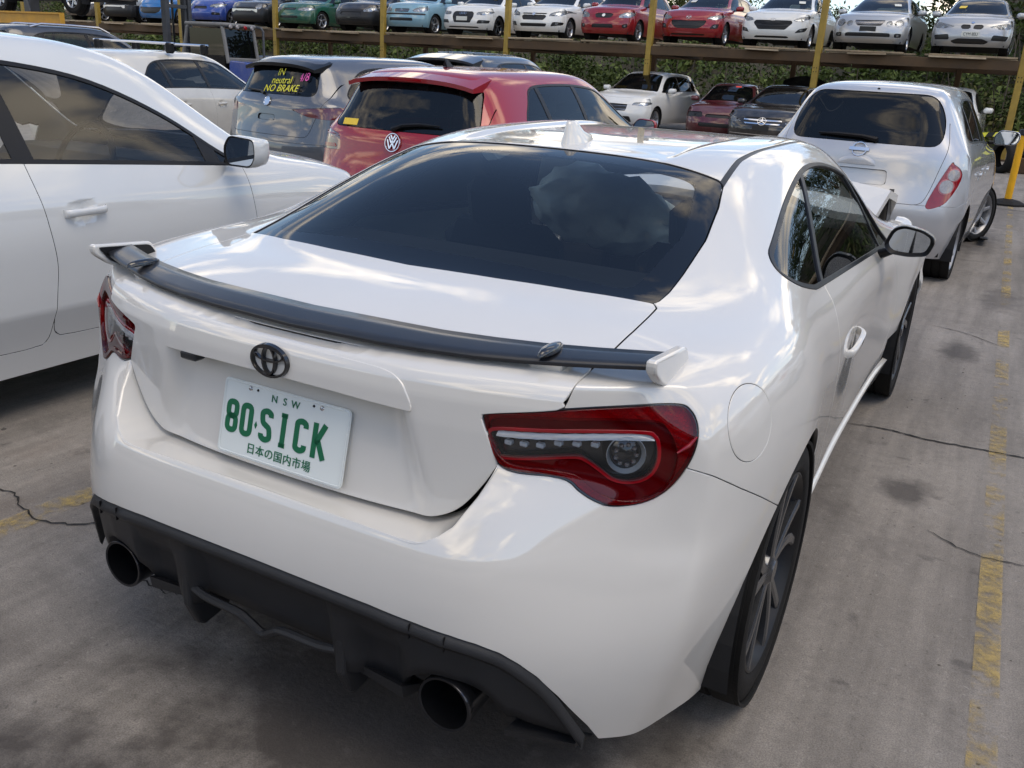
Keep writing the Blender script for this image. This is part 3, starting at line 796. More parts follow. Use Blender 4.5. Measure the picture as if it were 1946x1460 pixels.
    rowsb = [(3.20,.90,.66),(3.42,1.00,.68),(3.55,.985,.70),(3.70,.84,.66),(3.95,.74,.60)]
    Vb = []
    for k, (y, z, w) in enumerate(rowsb):
        for j in range(9):
            u = -1+2*j/8
            Vb.append((u*w, y+.02*math.sin(5*u+k), z-.045*u*u+.012*math.sin(7*u+2*k)-(.03 if k == 1 and j % 3 == 0 else 0)))
    nb = len(Vb); Vb += [(x, y, z-.035) for x, y, z in Vb]
    fb = [(k*9+j, k*9+j+1, (k+1)*9+j+1, (k+1)*9+j) for k in range(4) for j in range(8)]
    fb += [tuple(i+nb for i in f[::-1]) for f in fb]
    rim_ = [j for j in range(9)]+[k*9+8 for k in range(1, 5)]+[36+j for j in range(7, -1, -1)]+[k*9 for k in range(3, 0, -1)]
    fb += [(rim_[i], rim_[i-1], rim_[i-1]+nb, rim_[i]+nb) for i in range(len(rim_))]
    mesh('bonnet', Vb, fb, WHITE, root)
    for a, b in ((.30, .015), (.0, .02)):
        pass
    m = MB(); m.prism([(3.43,.965),(3.60,.95),(3.66,.80),(3.50,.80)], .672, .676, 'yz'); m.obj('bonnet_underside', BLACKTRIM, root)
    # engine bay clutter and structure under the bent front
    m = MB(); m.box((0, 3.55, .48), (1.2, .9, .5), None, .05); m.obj('engine_bay', DARKIN, root)

    # ---- boot lid rear face (height field), plate recess and garnish
    xsn = np.linspace(-.60, .60, 121)
    zsn = np.concatenate([np.linspace(.604, .8205, 34), [.8225], np.linspace(.832, .912, 14)])
    Oc = lambda z: np.interp(z, [.60,.66,.72,.80,.85,.875,.89,.902,.912], [.092,.089,.088,.088,.091,.098,.108,.124,.146])
    X, Z = np.meshgrid(xsn, zsn)
    a = np.abs(X)
    Y = Oc(Z)+.047*(a/.45)**2.6*np.interp(Z, [.6,.9,.912], [1, 1, .6])
    dep = (.008+.047*np.clip((Z-.612)/.203, 0, 1))
    lim = .335-.052*np.clip((Z-.65)/.17, 0, 1)
    msk = 1-np.clip((a-(lim-.045))/.07, 0, 1); msk = msk*msk*(3-2*msk)
    Y = Y+np.where(Z < .8215, dep*msk, 0)
    # the last rows roll over the lip and lie on the lid
    tv = boot.V[boot.V[:, 1]+boot.V[:, 2] > 1.0]
    for k_, (dy_, dz_) in enumerate(((.022, .003), (.045, .002), (.070, .0004))):
        yy = Y[-4]+dy_
        for c_ in range(len(xsn)):
            d_ = (tv[:, 0]-xsn[c_])**2+(tv[:, 1]-yy[c_])**2; q_ = np.argsort(d_)[:5]; w_ = 1/(d_[q_]+1e-7)
            Y[-3+k_, c_] = yy[c_]; Z[-3+k_, c_] = (tv[q_, 2]*w_).sum()/w_.sum()+dz_
    gv = np.stack([X, Y, Z], 2).reshape(-1, 3); nx, nzr = len(xsn), len(zsn)
    q = np.array([(r*nx+c, r*nx+c+1, (r+1)*nx+c+1, (r+1)*nx+c) for r in range(nzr-1) for c in range(nx-1)])
    T = np.vstack([q[:, [0, 1, 2]], q[:, [0, 2, 3]]])
    tri = gv[T]; fn = np.cross(tri[:, 1]-tri[:, 0], tri[:, 2]-tri[:, 0]); vn = np.zeros_like(gv)
    for k in range(3): np.add.at(vn, T[:, k], fn)
    vn /= np.linalg.norm(vn, axis=1)[:, None]+1e-12
    face = Patch(gv, vn, T)
    FO = np.vstack([crom([(0,.612),(.20,.612),(.315,.6125),(.36,.619),(.405,.646),(.445,.698),(.470,.743)], 6), crom([(.4365,.8235),(.4425,.8345),(.562,.857),(.567,.868),(.575,.894),(.578,.96)], 4)])
    FO = np.vstack([FO, FO[::-1][:-1]*[-1, 1]])
    face, _ = face.cut(lambda P: sdf(np.stack([P[:, 0], P[:, 2]], 1), FO), 0.)
    face.obj('boot_face', WHITE, boot_lid, .03, .002)
    GA = np.vstack([crom([(.311,.8175),(.303,.840),(.285,.866),(.249,.881),(.15,.886),(0,.888)], 5)])
    GA = np.vstack([GA, GA[::-1][1:]*[-1, 1], [(-.15,.8245),(0,.8265),(.15,.8245)]])
    gx = np.linspace(-.33, .33, 89); gz = np.linspace(.812, .893, 15)
    X, Z = np.meshgrid(gx, gz); Y = Oc(Z)+.047*(np.abs(X)/.45)**2.6-.0045
    gv = np.stack([X, Y, Z], 2).reshape(-1, 3); nx = len(gx)
    q = np.array([(r*nx+c, r*nx+c+1, (r+1)*nx+c+1, (r+1)*nx+c) for r in range(len(gz)-1) for c in range(nx-1)])
    T = np.vstack([q[:, [0, 1, 2]], q[:, [0, 2, 3]]])
    tri = gv[T]; fn = np.cross(tri[:, 1]-tri[:, 0], tri[:, 2]-tri[:, 0]); vn = np.zeros_like(gv)
    for k in range(3): np.add.at(vn, T[:, k], fn)
    vn /= np.linalg.norm(vn, axis=1)[:, None]+1e-12
    ga, _ = Patch(gv, vn, T).cut(lambda P: sdf(np.stack([P[:, 0], P[:, 2]], 1), GA), 0.)
    ga.obj('garnish', WHITE, boot_lid, .05, .0025)
    m = MB(); m.box((-.235, .108, .812), (.045, .03, .018), None, .004); m.obj('camera_pod', PLASTIC, boot_lid)
    for sx in (-1, 1):
        m = MB(); m.box((sx*.10, .125, .822), (.05, .02, .006)); m.obj('plate_lamp', CLEAR, boot_lid)

    # ---- three-oval emblem, gloss black
    def oval(m, cx, cz, rx, rz, th, y, n=48, dpt=.008):
        V = []
        for i in range(n):
            t = 2*math.pi*i/n
            for k, (o, yy) in enumerate(((-1, 0), (-.6, -1), (.6, -1), (1, 0))):
                V.append((cx+(rx+o*th/2)*math.cos(t), y+yy*dpt, cz+(rz+o*th/2)*math.sin(t)))
        m.add(V, [(i*4+k, i*4+k+1, ((i+1) % n)*4+k+1, ((i+1) % n)*4+k) for i in range(n) for k in range(3)])
    m = MB(); by = .087
    oval(m, 0, .853, .0435, .0305, .0074, by)
    oval(m, 0, .853+.0015, .0150, .0265, .0064, by-.001)
    oval(m, 0, .853+.0135, .0355, .0130, .0060, by-.0015)
    m.obj('emblem', GLOSSBLK, boot_lid, True, 50)

    # ---- number plate with green characters
    PW, PH = .162, .0775
    tilt = math.atan2(.132-.095, .778-.624)
    pl = empty('number_plate', (0, .108, .701)); pl.parent = boot_lid
    pl.rotation_euler = (-tilt, 0, 0)
    pm = pmat('plate_white', (.70, .74, .72), .35, coat=.3, noise=.06, nscale=6)
    gm = pmat('plate_green', (.006, .13, .055), .4)
    m = MB(); m.prism(roundpoly([(-PW,-PH),(PW,-PH),(PW,PH),(-PW,PH)], .011, 5), 0, .003); m.obj('plate_sheet', pm, pl)
    rimv = [roundpoly([(-PW+d,-PH+d),(PW-d,-PH+d),(PW-d,PH-d),(-PW+d,PH-d)], .011-d*.5, 5) for d in (.002, .004, .006)]
    Vr = [(p[0], -.0005-(.002 if k == 1 else 0), p[1]) for k in range(3) for p in rimv[k]]; nr = len(rimv[0])
    mesh('plate_rim', Vr, [(k*nr+i, k*nr+(i+1) % nr, (k+1)*nr+(i+1) % nr, (k+1)*nr+i) for k in range(2) for i in range(nr)], pm, pl, True)
    def stroke(m, pts, w, closed=False, y=-.0012):
        P = np.array(pts, float); k = len(P); V = []
        for i in range(k):
            a, b = P[i-1] if (i or closed) else P[i], P[(i+1) % k] if (i < k-1 or closed) else P[i]
            d = b-a; d /= np.linalg.norm(d)+1e-9; nn = np.array([-d[1], d[0]])
            p0 = P[i-1] if (i or closed) else None; p2 = P[(i+1) % k] if (i < k-1 or closed) else None
            sc_ = 1.
            if p0 is not None and p2 is not None:
                d1 = (P[i]-p0)/(np.linalg.norm(P[i]-p0)+1e-9); sc_ = 1/max(.5, abs(d1@d))
            for o in (-1, 1): V.append((P[i][0]+nn[0]*w/2*o*sc_, y, P[i][1]+nn[1]*w/2*o*sc_))
        nn_ = len(V); V += [(v[0], 0., v[2]) for v in V]
        Fc = []
        for i in range(k if closed else k-1):
            j = (i+1) % k
            Fc.append((2*i, 2*j, 2*j+1, 2*i+1)); Fc.append((2*i+1, 2*j+1, nn_+2*j+1, nn_+2*i+1)); Fc.append((2*j, 2*i, nn_+2*i, nn_+2*j))
        m.add(V, Fc)
    def loop(x0, x1, z0, z1, r=.35, n=5):
        rr = (x1-x0)*r
        return roundpoly([(x0,z0),(x1,z0),(x1,z1),(x0,z1)], rr*1.6, n)
    H0, H1, cw, sw = -.0335, .036, .0335, .0118
    hz = (H0+H1)/2
    def ch(c, x0):
        m = MB(); x1 = x0+cw; e = sw/2; a, b, lo, hi = x0+e, x1-e, H0+e, H1-e
        if c == '8':
            stroke(m, loop(a, b, hz, hi), sw, True); stroke(m, loop(a, b, lo, hz), sw, True)
        elif c == '0': stroke(m, loop(a, b, lo, hi), sw, True)
        elif c == 'S':
            stroke(m, crom([(b,hi-.011),(b-.001,hi-.004),((a+b)/2,hi),(a+.001,hi-.004),(a,hi-.012),(a+.003,hz+.005),((a+b)/2,hz),(b-.003,hz-.005),(b,lo+.012),(b-.001,lo+.004),((a+b)/2,lo),(a+.001,lo+.004),(a,lo+.011)], 4), sw)
        elif c == 'I':
            stroke(m, [((a+b)/2,H0+.002),((a+b)/2,H1-.002)], sw); stroke(m, [(a+.003,H1-.0045),(b-.003,H1-.0045)], .009); stroke(m, [(a+.003,H0+.0045),(b-.003,H0+.0045)], .009)
        elif c == 'C':
            stroke(m, crom([(b,hi-.012),(b-.001,hi-.004),((a+b)/2,hi),(a+.001,hi-.004),(a,hi-.013),(a,hz),(a,lo+.013),(a+.001,lo+.004),((a+b)/2,lo),(b-.001,lo+.004),(b,lo+.012)], 4), sw)
        elif c == 'K':
            stroke(m, [(a,H0),(a,H1)], sw); stroke(m, [(b+.002,H1),(a+.004,hz-.006)], sw); stroke(m, [(a+.008,hz+.002),(b+.004,H0)], sw)
        m.obj('letter', gm, pl)
    x = -.149
    for c in '80': ch(c, x); x += .0395
    m = MB(); m.prism([(x+.003,.0035),(x+.0065,-.004),(x+.003,-.0115),(x-.0005,-.004)][::-1], -.0012, 0); m.obj('dot', gm, pl)
    x += .0125
    for c in 'SICK': ch(c, x); x += .0455 if c != 'I' else .0445
    def text(s, size, loc, mat, name, sx=1.):
        me = text_mesh(s, size, ext=.0006)
        for v in me.vertices: v.co = Vector((v.co.x*sx, -v.co.z, v.co.y))
        ob = link(name, me, pl, mat); ob.location = loc
        return ob
    for i, c in enumerate('NSW'):
        text(c, .021, (-.027+.027*i, -.0008, .0575), gm, 'small_letter')
    for i, c in enumerate('日本の国内市場'):
        text(c, .0235, (-.072+.024*i, -.0008, -.0555), gm, 'small_letter')
    for px in (-.092, -.072, .072, .092):
        m = MB(); r_ = .0052 if abs(px) > .08 else .0028
        m.lathe([(-.003, .0003), (-.0025, r_*.7), (-.0005, r_)], 12, 'y', (px, 0, .066)); m.obj('plate_screw', CHROME2 if r_ > .004 else BLACKTRIM, pl, True)

    # ---- tail lamps
    for sx in (1, -1):
        L = Patch(lamp.V, lamp.N, lamp.T[(lamp.V[:, 0]*sx > 0)[lamp.T].all(1)]).compact()
        f0 = lambda P: sdf(xz(P), LAMP)
        RI = crom([(.452,.824),(.60,.836),(.703,.838),(.724,.828),(.742,.801),(.749,.768),(.741,.725),(.715,.701),(.675,.695),(.642,.706),(.617,.723),(.598,.737),(.559,.744),(.479,.754)], 5, True)
        BK = crom([(.457,.803),(.578,.812),(.688,.815),(.705,.811),(.713,.799),(.717,.769),(.708,.742),(.685,.730),(.657,.733),(.633,.750),(.61,.766),(.588,.771),(.476,.760),(.464,.774)], 5, True)
        body, rim_ = L.split(f0(L.V)+.004)
        la = rim_.obj('tail_light', GLOSSBLK, root, .05, .001, -.001)
        body = body.compact()
        inner, outer = body.split(sdf(xz(body.V), RI))
        outer.obj('outer_lens', REDGL, la, .012, .001, .004)
        outer.compact().obj('red_reflector', REDREF, la, 0, 0, -.014)
        inner = inner.compact()
        blk, red = inner.split(sdf(xz(inner.V), BK))
        red.compact().obj('inner_lens', REDGL, la, .008, .001, -.003)
        red.compact().obj('red_reflector', REDDK, la, 0, 0, -.018)
        blk = blk.compact()
        blk.obj('lamp_bowl', GLOSSBLK, la, 0, 0, -.028)
        # thin light tube between bowl and red lens
        tb, _ = red.compact().split(sdf(xz(red.compact().V), BK)-.005)
        tb.obj('light_tube', REDLENS, la, .008, .001, -.001)
        # bright strip: its shine put into the white colour, under the upper edge of the bowl
        Vc = []
        for i in range(19):
            xq = .462+(.708-.462)*i/18
            zl = np.interp(xq, [.457,.634,.713], [.7935,.8005,.8035]); zu = np.interp(xq, [.457,.632,.688,.712], [.802,.8105,.8125,.806])
            kk = np.argmin(np.hypot(np.abs(blk.V[:, 0])-xq, blk.V[:, 2]-(zl+zu)/2)); p, q = blk.V[kk], blk.N[kk]
            Vc += [(sx*xq, p[1]+.001, zl), (sx*xq, p[1]+.002, zl+.002), (sx*xq, p[1]+.009, zu)]
        m = MB(); m.add(Vc, [(3*i+j, 3*i+j+1, 3*i+4+j, 3*i+3+j) for i in range(18) for j in range(2)]); m.obj('light_guide', GUIDE, la, True)
        # reversing lamp: ring, reflector and lens
        cx, cz, r_ = sx*.672, .773, .035
        k = np.argmin(np.hypot(blk.V[:, 0]-cx, blk.V[:, 2]-cz)); c0, nn = Vector(blk.V[k]), Vector(blk.N[k])
        rm = nn.to_track_quat('X', 'Z').to_matrix()
        def put(mm, name, mat):
            mm.V = [tuple(rm @ Vector(v)+c0-nn*.014) for v in mm.V]; return mm.obj(name, mat, la, True)
        put(MB().lathe([(-.01, r_*.86), (.010, r_), (.012, r_*.96), (-.008, r_*.76)], 32), 'lamp_ring', GUIDE)
        put(MB().lathe([(-.006, .0004), (-.004, r_*.4), (.0, r_*.8)], 24), 'reflector', CHROME2)
        put(MB().lathe([(.009, .0004), (.007, r_*.5), (.002, r_*.8)], 24), 'bulb_lens', GLOSSBLK)
        for i in range(9):
            a_ = 2*math.pi*i/9
            put(MB().box((.008, .018*math.cos(a_), .018*math.sin(a_)), (.006, .008, .008), None, .002), 'facet', CHROME2)
        for i in range(6):
            xq = sx*(.485+.027*i); zq = .779+.002*i
            kk = np.argmin(np.hypot(blk.V[:, 0]-xq, blk.V[:, 2]-zq)); p = blk.V[kk]-blk.N[kk]*.02
            m = MB(); m.box(tuple(p), (.015, .012, .009), None, .002); m.obj('led', GUIDE, la)
        kk = np.argmin(np.hypot(np.abs(outer.V[:, 0])-.762, outer.V[:, 2]-.803)); p = outer.V[kk]+outer.N[kk]*.006
        m = MB(); m.tube([p+np.array([-sx*.016, -.012, -.014]), p, p+np.array([sx*.008, .012, .014])], [.002, .004, .002], 8); m.obj('lens_rib', REDLENS, la, True)
        # clear cover over the bowl
        blk.obj('clear_cover', CLEAR, la, 0, 0, .001)

    # ---- diffuser
    prof_top = DIF[:11]
    def ybase(x): return np.interp(abs(x), [0,.36,.45,.51,.58,.64,.70], [.004,.006,.02,.044,.085,.135,.19])
    xsn = np.linspace(-.672, .672, 97)
    zt = lambda x: np.interp(abs(x), DIF[:11, 0], DIF[:11, 1])-.0015
    Vd = []; nxd = len(xsn)
    lev = [(0, .004), (.006, -.004), (.018, -.010), (.028, -.004), (.036, .010), (.08, .012), (.13, .016), (.19, .020), (.235, .026), (.25, .05)]
    for dz, dy in lev:
        for x in xsn:
            cut_ = .0
            a_ = abs(x)
            arch = .0
            if abs(a_-.438) < .098: arch = .075*math.sqrt(max(0, 1-((a_-.438)/.098)**2))   # cut-out over each tail pipe
            zb = .262+arch*1.0 if a_ < .56 else .262-(a_-.56)*.55
            if a_ < .30: zb = .262 if a_ > .19 else .292
            z = zt(x)-dz*(zt(x)-zb)/.25 if dz > .034 else zt(x)-dz
            z = max(z, zb) if dz > .034 else z
            rec = 0.
            if a_ < .19 and dz > .05: rec = .022*min(1, (.19-a_)/.02)*min(1, (dz-.05)/.04)       # centre pocket
            if .235 < a_ < .36 and dz > .07: rec = .03*min(1, (a_-.235)/.02)*min(1, (.36-a_)/.03)*min(1, (dz-.07)/.05)
            Vd.append((x, ybase(x)+dy+rec, z))
    fd = [(r*nxd+c, (r+1)*nxd+c, (r+1)*nxd+c+1, r*nxd+c+1) for r in range(len(lev)-1) for c in range(nxd-1)]
    dobj = mesh('diffuser', Vd, [f[::-1] for f in fd], PLASTIC, bump, True)
    for sx in (1, -1):
        # fins
        V = []
        fin = [(.03,.40),(.022,.34),(.022,.27),(.045,.215),(.06,.203),(.13,.215),(.16,.26),(.14,.40)]
        m = MB(); m.prism(fin, sx*.198, sx*.222, 'yz'); fo = m.obj('diffuser_fin', PLASTIC, bump, False)
        bv = fo.modifiers.new('b', 'BEVEL'); bv.width = .006; bv.segments = 2
        # winglets either side of the pipes
        m = MB(); m.add([(sx*.235,.05,.285),(sx*.345,.04,.285),(sx*.36,.10,.262),(sx*.235,.12,.262),(sx*.235,.055,.262),(sx*.345,.045,.255),(sx*.36,.10,.25),(sx*.235,.12,.25)],
                        [(0,1,2,3),(4,7,6,5),(0,4,5,1),(1,5,6,2),(2,6,7,3),(3,7,4,0)]); m.obj('winglet', PLASTIC, bump)
        m = MB(); m.add([(sx*.545,.085,.245),(sx*.655,.165,.205),(sx*.66,.20,.20),(sx*.545,.14,.235),(sx*.545,.09,.228),(sx*.655,.17,.192),(sx*.66,.20,.19),(sx*.545,.14,.222)],
                        [(0,1,2,3),(4,7,6,5),(0,4,5,1),(1,5,6,2),(2,6,7,3),(3,7,4,0)]); m.obj('winglet', PLASTIC, bump)
        # seam lines with clip covers
        for xx in (.385, .452):
            m = MB(); m.box((sx*xx, ybase(xx)-.006, zt(xx)-.016), (.0012, .006, .030)); m.obj('seam', BLACKTRIM, bump)
        # tail pipes
        m = MB(); c = (sx*.438, 0, .283)
        m.lathe([(.20, .050), (.06, .056), (.045, .0575), (.042, .056), (.043, .051), (.08, .049), (.25, .046)], 36, 'y', c)
        m.obj('exhaust_tip', pmat('dark_exhaust', (.06, .062, .07), .22, metal=.9, noise=.3, nscale=12), root, True)
        m = MB(); m.lathe([(.20, .0006), (.20, .047)], 24, 'y', c); m.obj('exhaust_core', DARKIN, root)
    pts = crom([(-.195,.034,.312),(-.15,.030,.306),(-.06,.028,.304),(-.03,.030,.290),(0,.034,.273),(.03,.030,.290),(.06,.028,.304),(.15,.030,.306),(.195,.034,.312)], 5)
    m = MB(); m.tube([tuple(p) for p in pts], .0095, 8); m.obj('diffuser_strake', PLASTIC, bump, True)
    # black underbody
    m = MB(); m.box((0, 1.7, .30), (1.30, 2.9, .16)); m.box((0, .30, .34), (1.0, .34, .12)); m.obj('underbody', DARKIN, root)
    for sx in (1, -1):
        for yc in (.815, 3.40):
            m = MB(); V = []; n = 20
            for i in range(n+1):
                t = math.pi*(-.12+1.24*i/n)
                for xx in (.60, .858): V.append((sx*xx, yc+.354*math.cos(t), .318+.354*math.sin(t)))
            m.add(V, [(2*i, 2*i+1, 2*i+3, 2*i+2) for i in range(n)])
            m.add([(sx*.60, yc+.36*math.cos(2*math.pi*i/24), .318+.36*math.sin(2*math.pi*i/24)) for i in range(24)], [tuple(range(24))])
            m.obj('wheel_well', DARKIN, root)

    # ---- wing: blade, end plates, stays
    te = [(0,.137,.914),(.21,.143,.917),(.30,.152,.919),(.40,.170,.921),(.49,.196,.924),(.58,.228,.928),(.69,.272,.934)]
    le = [(0,.218,.936),(.21,.226,.937),(.30,.232,.937),(.40,.250,.938),(.49,.272,.939),(.58,.302,.941),(.69,.345,.944)]
    xx = np.linspace(-.69, .69, 81); Vb = []
    for x in xx:
        a_ = abs(x); t_ = [np.interp(a_, [p[0] for p in te], [p[k] for p in te]) for k in (1, 2)]; l_ = [np.interp(a_, [p[0] for p in le], [p[k] for p in le]) for k in (1, 2)]
        for u, th in ((0, .0), (.012, .002), (.25, .003), (.6, .003), (.95, .001), (1, -.004)):
            Vb.append((x, t_[0]+(l_[0]-t_[0])*u, t_[1]+(l_[1]-t_[1])*u+th))
        for u, th in ((.95, -.007), (.6, -.009), (.25, -.008), (.01, -.006)):
            Vb.append((x, t_[0]+(l_[0]-t_[0])*u, t_[1]+(l_[1]-t_[1])*u+th))
    k = 10; nb = len(xx)
    sp = empty('rear_wing', (0, .25, .92)); sp.parent = root
    Vb = [(v[0], v[1]-.25, v[2]-.92) for v in Vb]
    mb = MB(); mb.add(Vb, [(i*k+j, i*k+(j+1) % k, (i+1)*k+(j+1) % k, (i+1)*k+j) for i in range(nb-1) for j in range(k)])
    mb.obj('blade', pmat('wing_black', (.016, .017, .020), .3, noise=.25, nscale=30, bump=.05, bscale=500, coat=.25), sp, True, 60)
    for sx in (1, -1):
        pr = roundpoly([(.235,.957),(.40,.944),(.428,.90),(.318,.886),(.272,.908),(.236,.935)], .012, 3)
        m = MB(); m.prism([(p[0]-.25, p[1]-.92) for p in pr], sx*.688, sx*.708, 'yz'); o = m.obj('end_plate', WHITE, sp)
        bv = o.modifiers.new('b', 'BEVEL'); bv.width = .005; bv.segments = 3; bv.angle_limit = rad(50)
        pr = roundpoly([(.246,.950),(.392,.938),(.414,.906),(.318,.894),(.276,.914)], .01, 3)
        m = MB(); m.prism([(p[0]-.25, p[1]-.92) for p in pr], sx*.6835, sx*.6878, 'yz'); m.obj('end_plate_liner', BLACKTRIM, sp)
        m = MB(); V = []
        for (xa, xb, ya, yb, z) in ((.478, .545, .205, .285, .9215), (.484, .54, .215, .315, .905), (.49, .533, .228, .335, .878)):
            V += [(sx*xa, ya-.25, z-.92), (sx*xb, ya+.012-.25, z-.92), (sx*xb, yb-.25, z-.92), (sx*xa, yb-.25, z-.92)]
        m.add(V, [(r*4+j, r*4+(j+1) % 4, (r+1)*4+(j+1) % 4, (r+1)*4+j) for r in range(2) for j in range(4)]+[(0, 1, 2, 3), (8, 11, 10, 9)])
        o = m.obj('stay', WHITE, sp); bv = o.modifiers.new('b', 'BEVEL'); bv.width = .006; bv.segments = 3
        m = MB(); V = []; n = 16
        for r_, h in ((1, 0), (.97, .006), (.75, .011), (.3, .013)):
            for i in range(n):
                t = 2*math.pi*i/n; V.append((sx*.515+.012*r_*math.cos(t), .232+.045*r_*math.sin(t)-.25, .937-.92+h))
        m.add(V, [(q*n+j, q*n+(j+1) % n, (q+1)*n+(j+1) % n, (q+1)*n+j) for q in range(3) for j in range(n)]+[tuple(3*n+j for j in range(n))])
        m.obj('bolt_cover', GLOSSBLK, sp, True, 60)

    # ---- shark-fin aerial
    V = []; n = 14
    secs = [(1.300, 1.490, .032, 1.200), (1.303, 1.480, .028, 1.213), (1.308, 1.430, .018, 1.232), (1.314, 1.388, .013, 1.254), (1.320, 1.358, .008, 1.265)]
    for y0, y1, w, z in secs:
        for i in range(n):
            t = 2*math.pi*i/n; yy = (y0+y1)/2+(y1-y0)/2*math.cos(t); V.append((w*math.sin(t)*(1-.25*math.cos(t)), yy, z+.010*(yy-1.39)/.1*(1 if z < 1.22 else .2)))
    m = MB(); m.add(V, [(q*n+j, q*n+(j+1) % n, (q+1)*n+(j+1) % n, (q+1)*n+j) for q in range(4) for j in range(n)]+[tuple(4*n+j for j in range(n))])
    m.obj('aerial', WHITE, root, True, 70)

    # ---- door handles and mirrors
    for sx in (1, -1):
        d = doors[sx]
        m = MB(); P = crom([(.842,1.545,.665),(.858,1.56,.672),(.864,1.63,.685),(.860,1.71,.695),(.840,1.735,.698)], 5)
        V = []
        for p in P:
            for o, z in ((0, -.012), (.005, -.009), (.006, .007), (0, .011)): V.append((sx*(p[0]+o), p[1], p[2]+z))
            for o, z in ((-.008, .010), (-.008, -.012)): V.append((sx*(p[0]+o), p[1], p[2]+z))
        nP = len(P)
        m.add(V, [(i*6+j, i*6+(j+1) % 6, (i+1)*6+(j+1) % 6, (i+1)*6+j) for i in range(nP-1) for j in range(6)]+[tuple(range(6)), tuple((nP-1)*6+j for j in range(6))])
        h = m.obj('door_handle', WHITE, d, True, 60)
        m = MB(); m.lathe([(.8405, .0004), (.841, .026)], 20, 'x', (0, 1.635, .69)); m.V = [(sx*v[0], v[1], v[2]) for v in m.V]; m.obj('handle_cup', WHITE, d)
        mr = empty('mirror', (sx*.80, 2.33, .86)); mr.parent = root
        # arm
        m = MB(); V = []
        for x, y, z, a_, b_ in ((.79, 2.34, .835, .035, .02), (.815, 2.33, .848, .03, .019), (.845, 2.30, .872, .03, .022), (.875, 2.275, .895, .03, .03)):
            for i in range(10):
                t = 2*math.pi*i/10; V.append((sx*(x-.80), y-2.33+a_*math.cos(t), z-.86+b_*math.sin(t)))
        m.add(V, [(q*10+j, q*10+(j+1) % 10, (q+1)*10+(j+1) % 10, (q+1)*10+j) for q in range(3) for j in range(10)]); m.obj('mirror_arm', BLACKTRIM, mr, True, 60)
        # housing: superellipse shell, frame, glass (looking back)
        OUT = roundpoly([(.815,.893),(.835,.952),(.868,.968),(.935,.958),(.972,.938),(.976,.915),(.962,.872),(.90,.862),(.838,.866)], .018, 4)
        cxm, czm = .895, .915; V = []; no = len(OUT)
        for y, s_ in ((2.205, .965), (2.198, .985), (2.205, 1.0), (2.235, 1.0), (2.27, .93), (2.298, .72), (2.31, .35)):
            for p in OUT: V.append((sx*(cxm+(p[0]-cxm)*s_-.80), y-2.33, czm+(p[1]-czm)*s_-.86))
        m = MB(); m.add(V, [(q*no+j, q*no+(j+1) % no, (q+1)*no+(j+1) % no, (q+1)*no+j) for q in range(2, 6) for j in range(no)]+[tuple(6*no+j for j in range(no))])
        m.obj('mirror_cap', WHITE, mr, True, 60)
        m = MB(); m.add([(v[0], v[1]-.001, v[2]) for v in V[:3*no]]+[(sx*(cxm+(p[0]-cxm)*.82-.80), 2.212-2.33, czm+(p[1]-czm)*.78-.86) for p in OUT],
                        [(q*no+j, q*no+(j+1) % no, (q+1)*no+(j+1) % no, (q+1)*no+j) for q in (0, 1) for j in range(no)]+[(3*no+j, 3*no+(j+1) % no, (j+1) % no, j) for j in range(no)])
        m.obj('mirror_frame', BLACKTRIM, mr, True, 60)
        gpts = [(sx*(cxm+(p[0]-cxm)*.825-.80), 2.2125-2.33+.02*(p[0]-cxm)-.05*(p[1]-czm), czm+(p[1]-czm)*.785-.86) for p in OUT]
        m = MB(); m.add(gpts, [tuple(range(no))]); m.obj('mirror_glass', MIRROR, mr)

    # ---- wheels
    for yc, xo in ((.815, .868), (3.40, .862)):
        for sx in (1, -1):
            wheel(root, (sx*(xo-.1025), yc, .318), .318, .205, .234, sx, 5, 'twin', ALLOY, depth=.014)

    # ---- cabin
    seat = pmat('black_seat_cloth', (.018, .018, .020), .85, noise=.4, nscale=25)
    for sx in (1, -1):
        st = empty('front_seat', (sx*.37, 1.85, .3)); st.parent = root
        m = MB(); m.box((0, .15, .0), (.48, .52, .20), None, .06); m.obj('seat_cushion', seat, st)
        m = MB(); m.box((0, -.17, .32), (.46, .16, .56), Matrix.Rotation(rad(14), 3, 'X'), .06); m.obj('seat_back', seat, st)
        m = MB(); m.box((0, -.26, .66), (.24, .10, .18), Matrix.Rotation(rad(14), 3, 'X'), .04); m.obj('headrest', seat, st)
    m = MB(); m.box((0, 1.10, .45), (1.20, .16, .60), Matrix.Rotation(rad(22), 3, 'X'), .05); m.obj('rear_bench', seat, root)
    m = MB(); m.box((0, .80, .90), (1.16, .48, .03), Matrix.Rotation(rad(2), 3, 'X'), .01); m.obj('parcel_shelf', DARKIN, root)
    m = MB(); m.box((0, 2.82, .76), (1.34, .40, .20), None, .06); m.obj('dashboard', DARKIN, root)
    m = MB(); V = []
    for i in range(28):
        t = 2*math.pi*i/28
        for j in range(6):
            q = 2*math.pi*j/6; r_ = .18+.014*math.cos(q); V.append((.37+r_*math.cos(t), 2.48+.014*math.sin(q)+.3*r_*math.sin(t), .80+r_*math.sin(t)))
    m.add(V, [(i*6+j, i*6+(j+1) % 6, ((i+1) % 28)*6+(j+1) % 6, ((i+1) % 28)*6+j) for i in range(28) for j in range(6)]); m.obj('steering_wheel', DARKIN, root, True)
    m = MB(); m.box((0, 2.40, 1.125), (.24, .03, .065), None, .02); m.obj('rear_view_mirror', DARKIN, root)
    # burst passenger airbag
    nU, nV = 28, 20; V = []
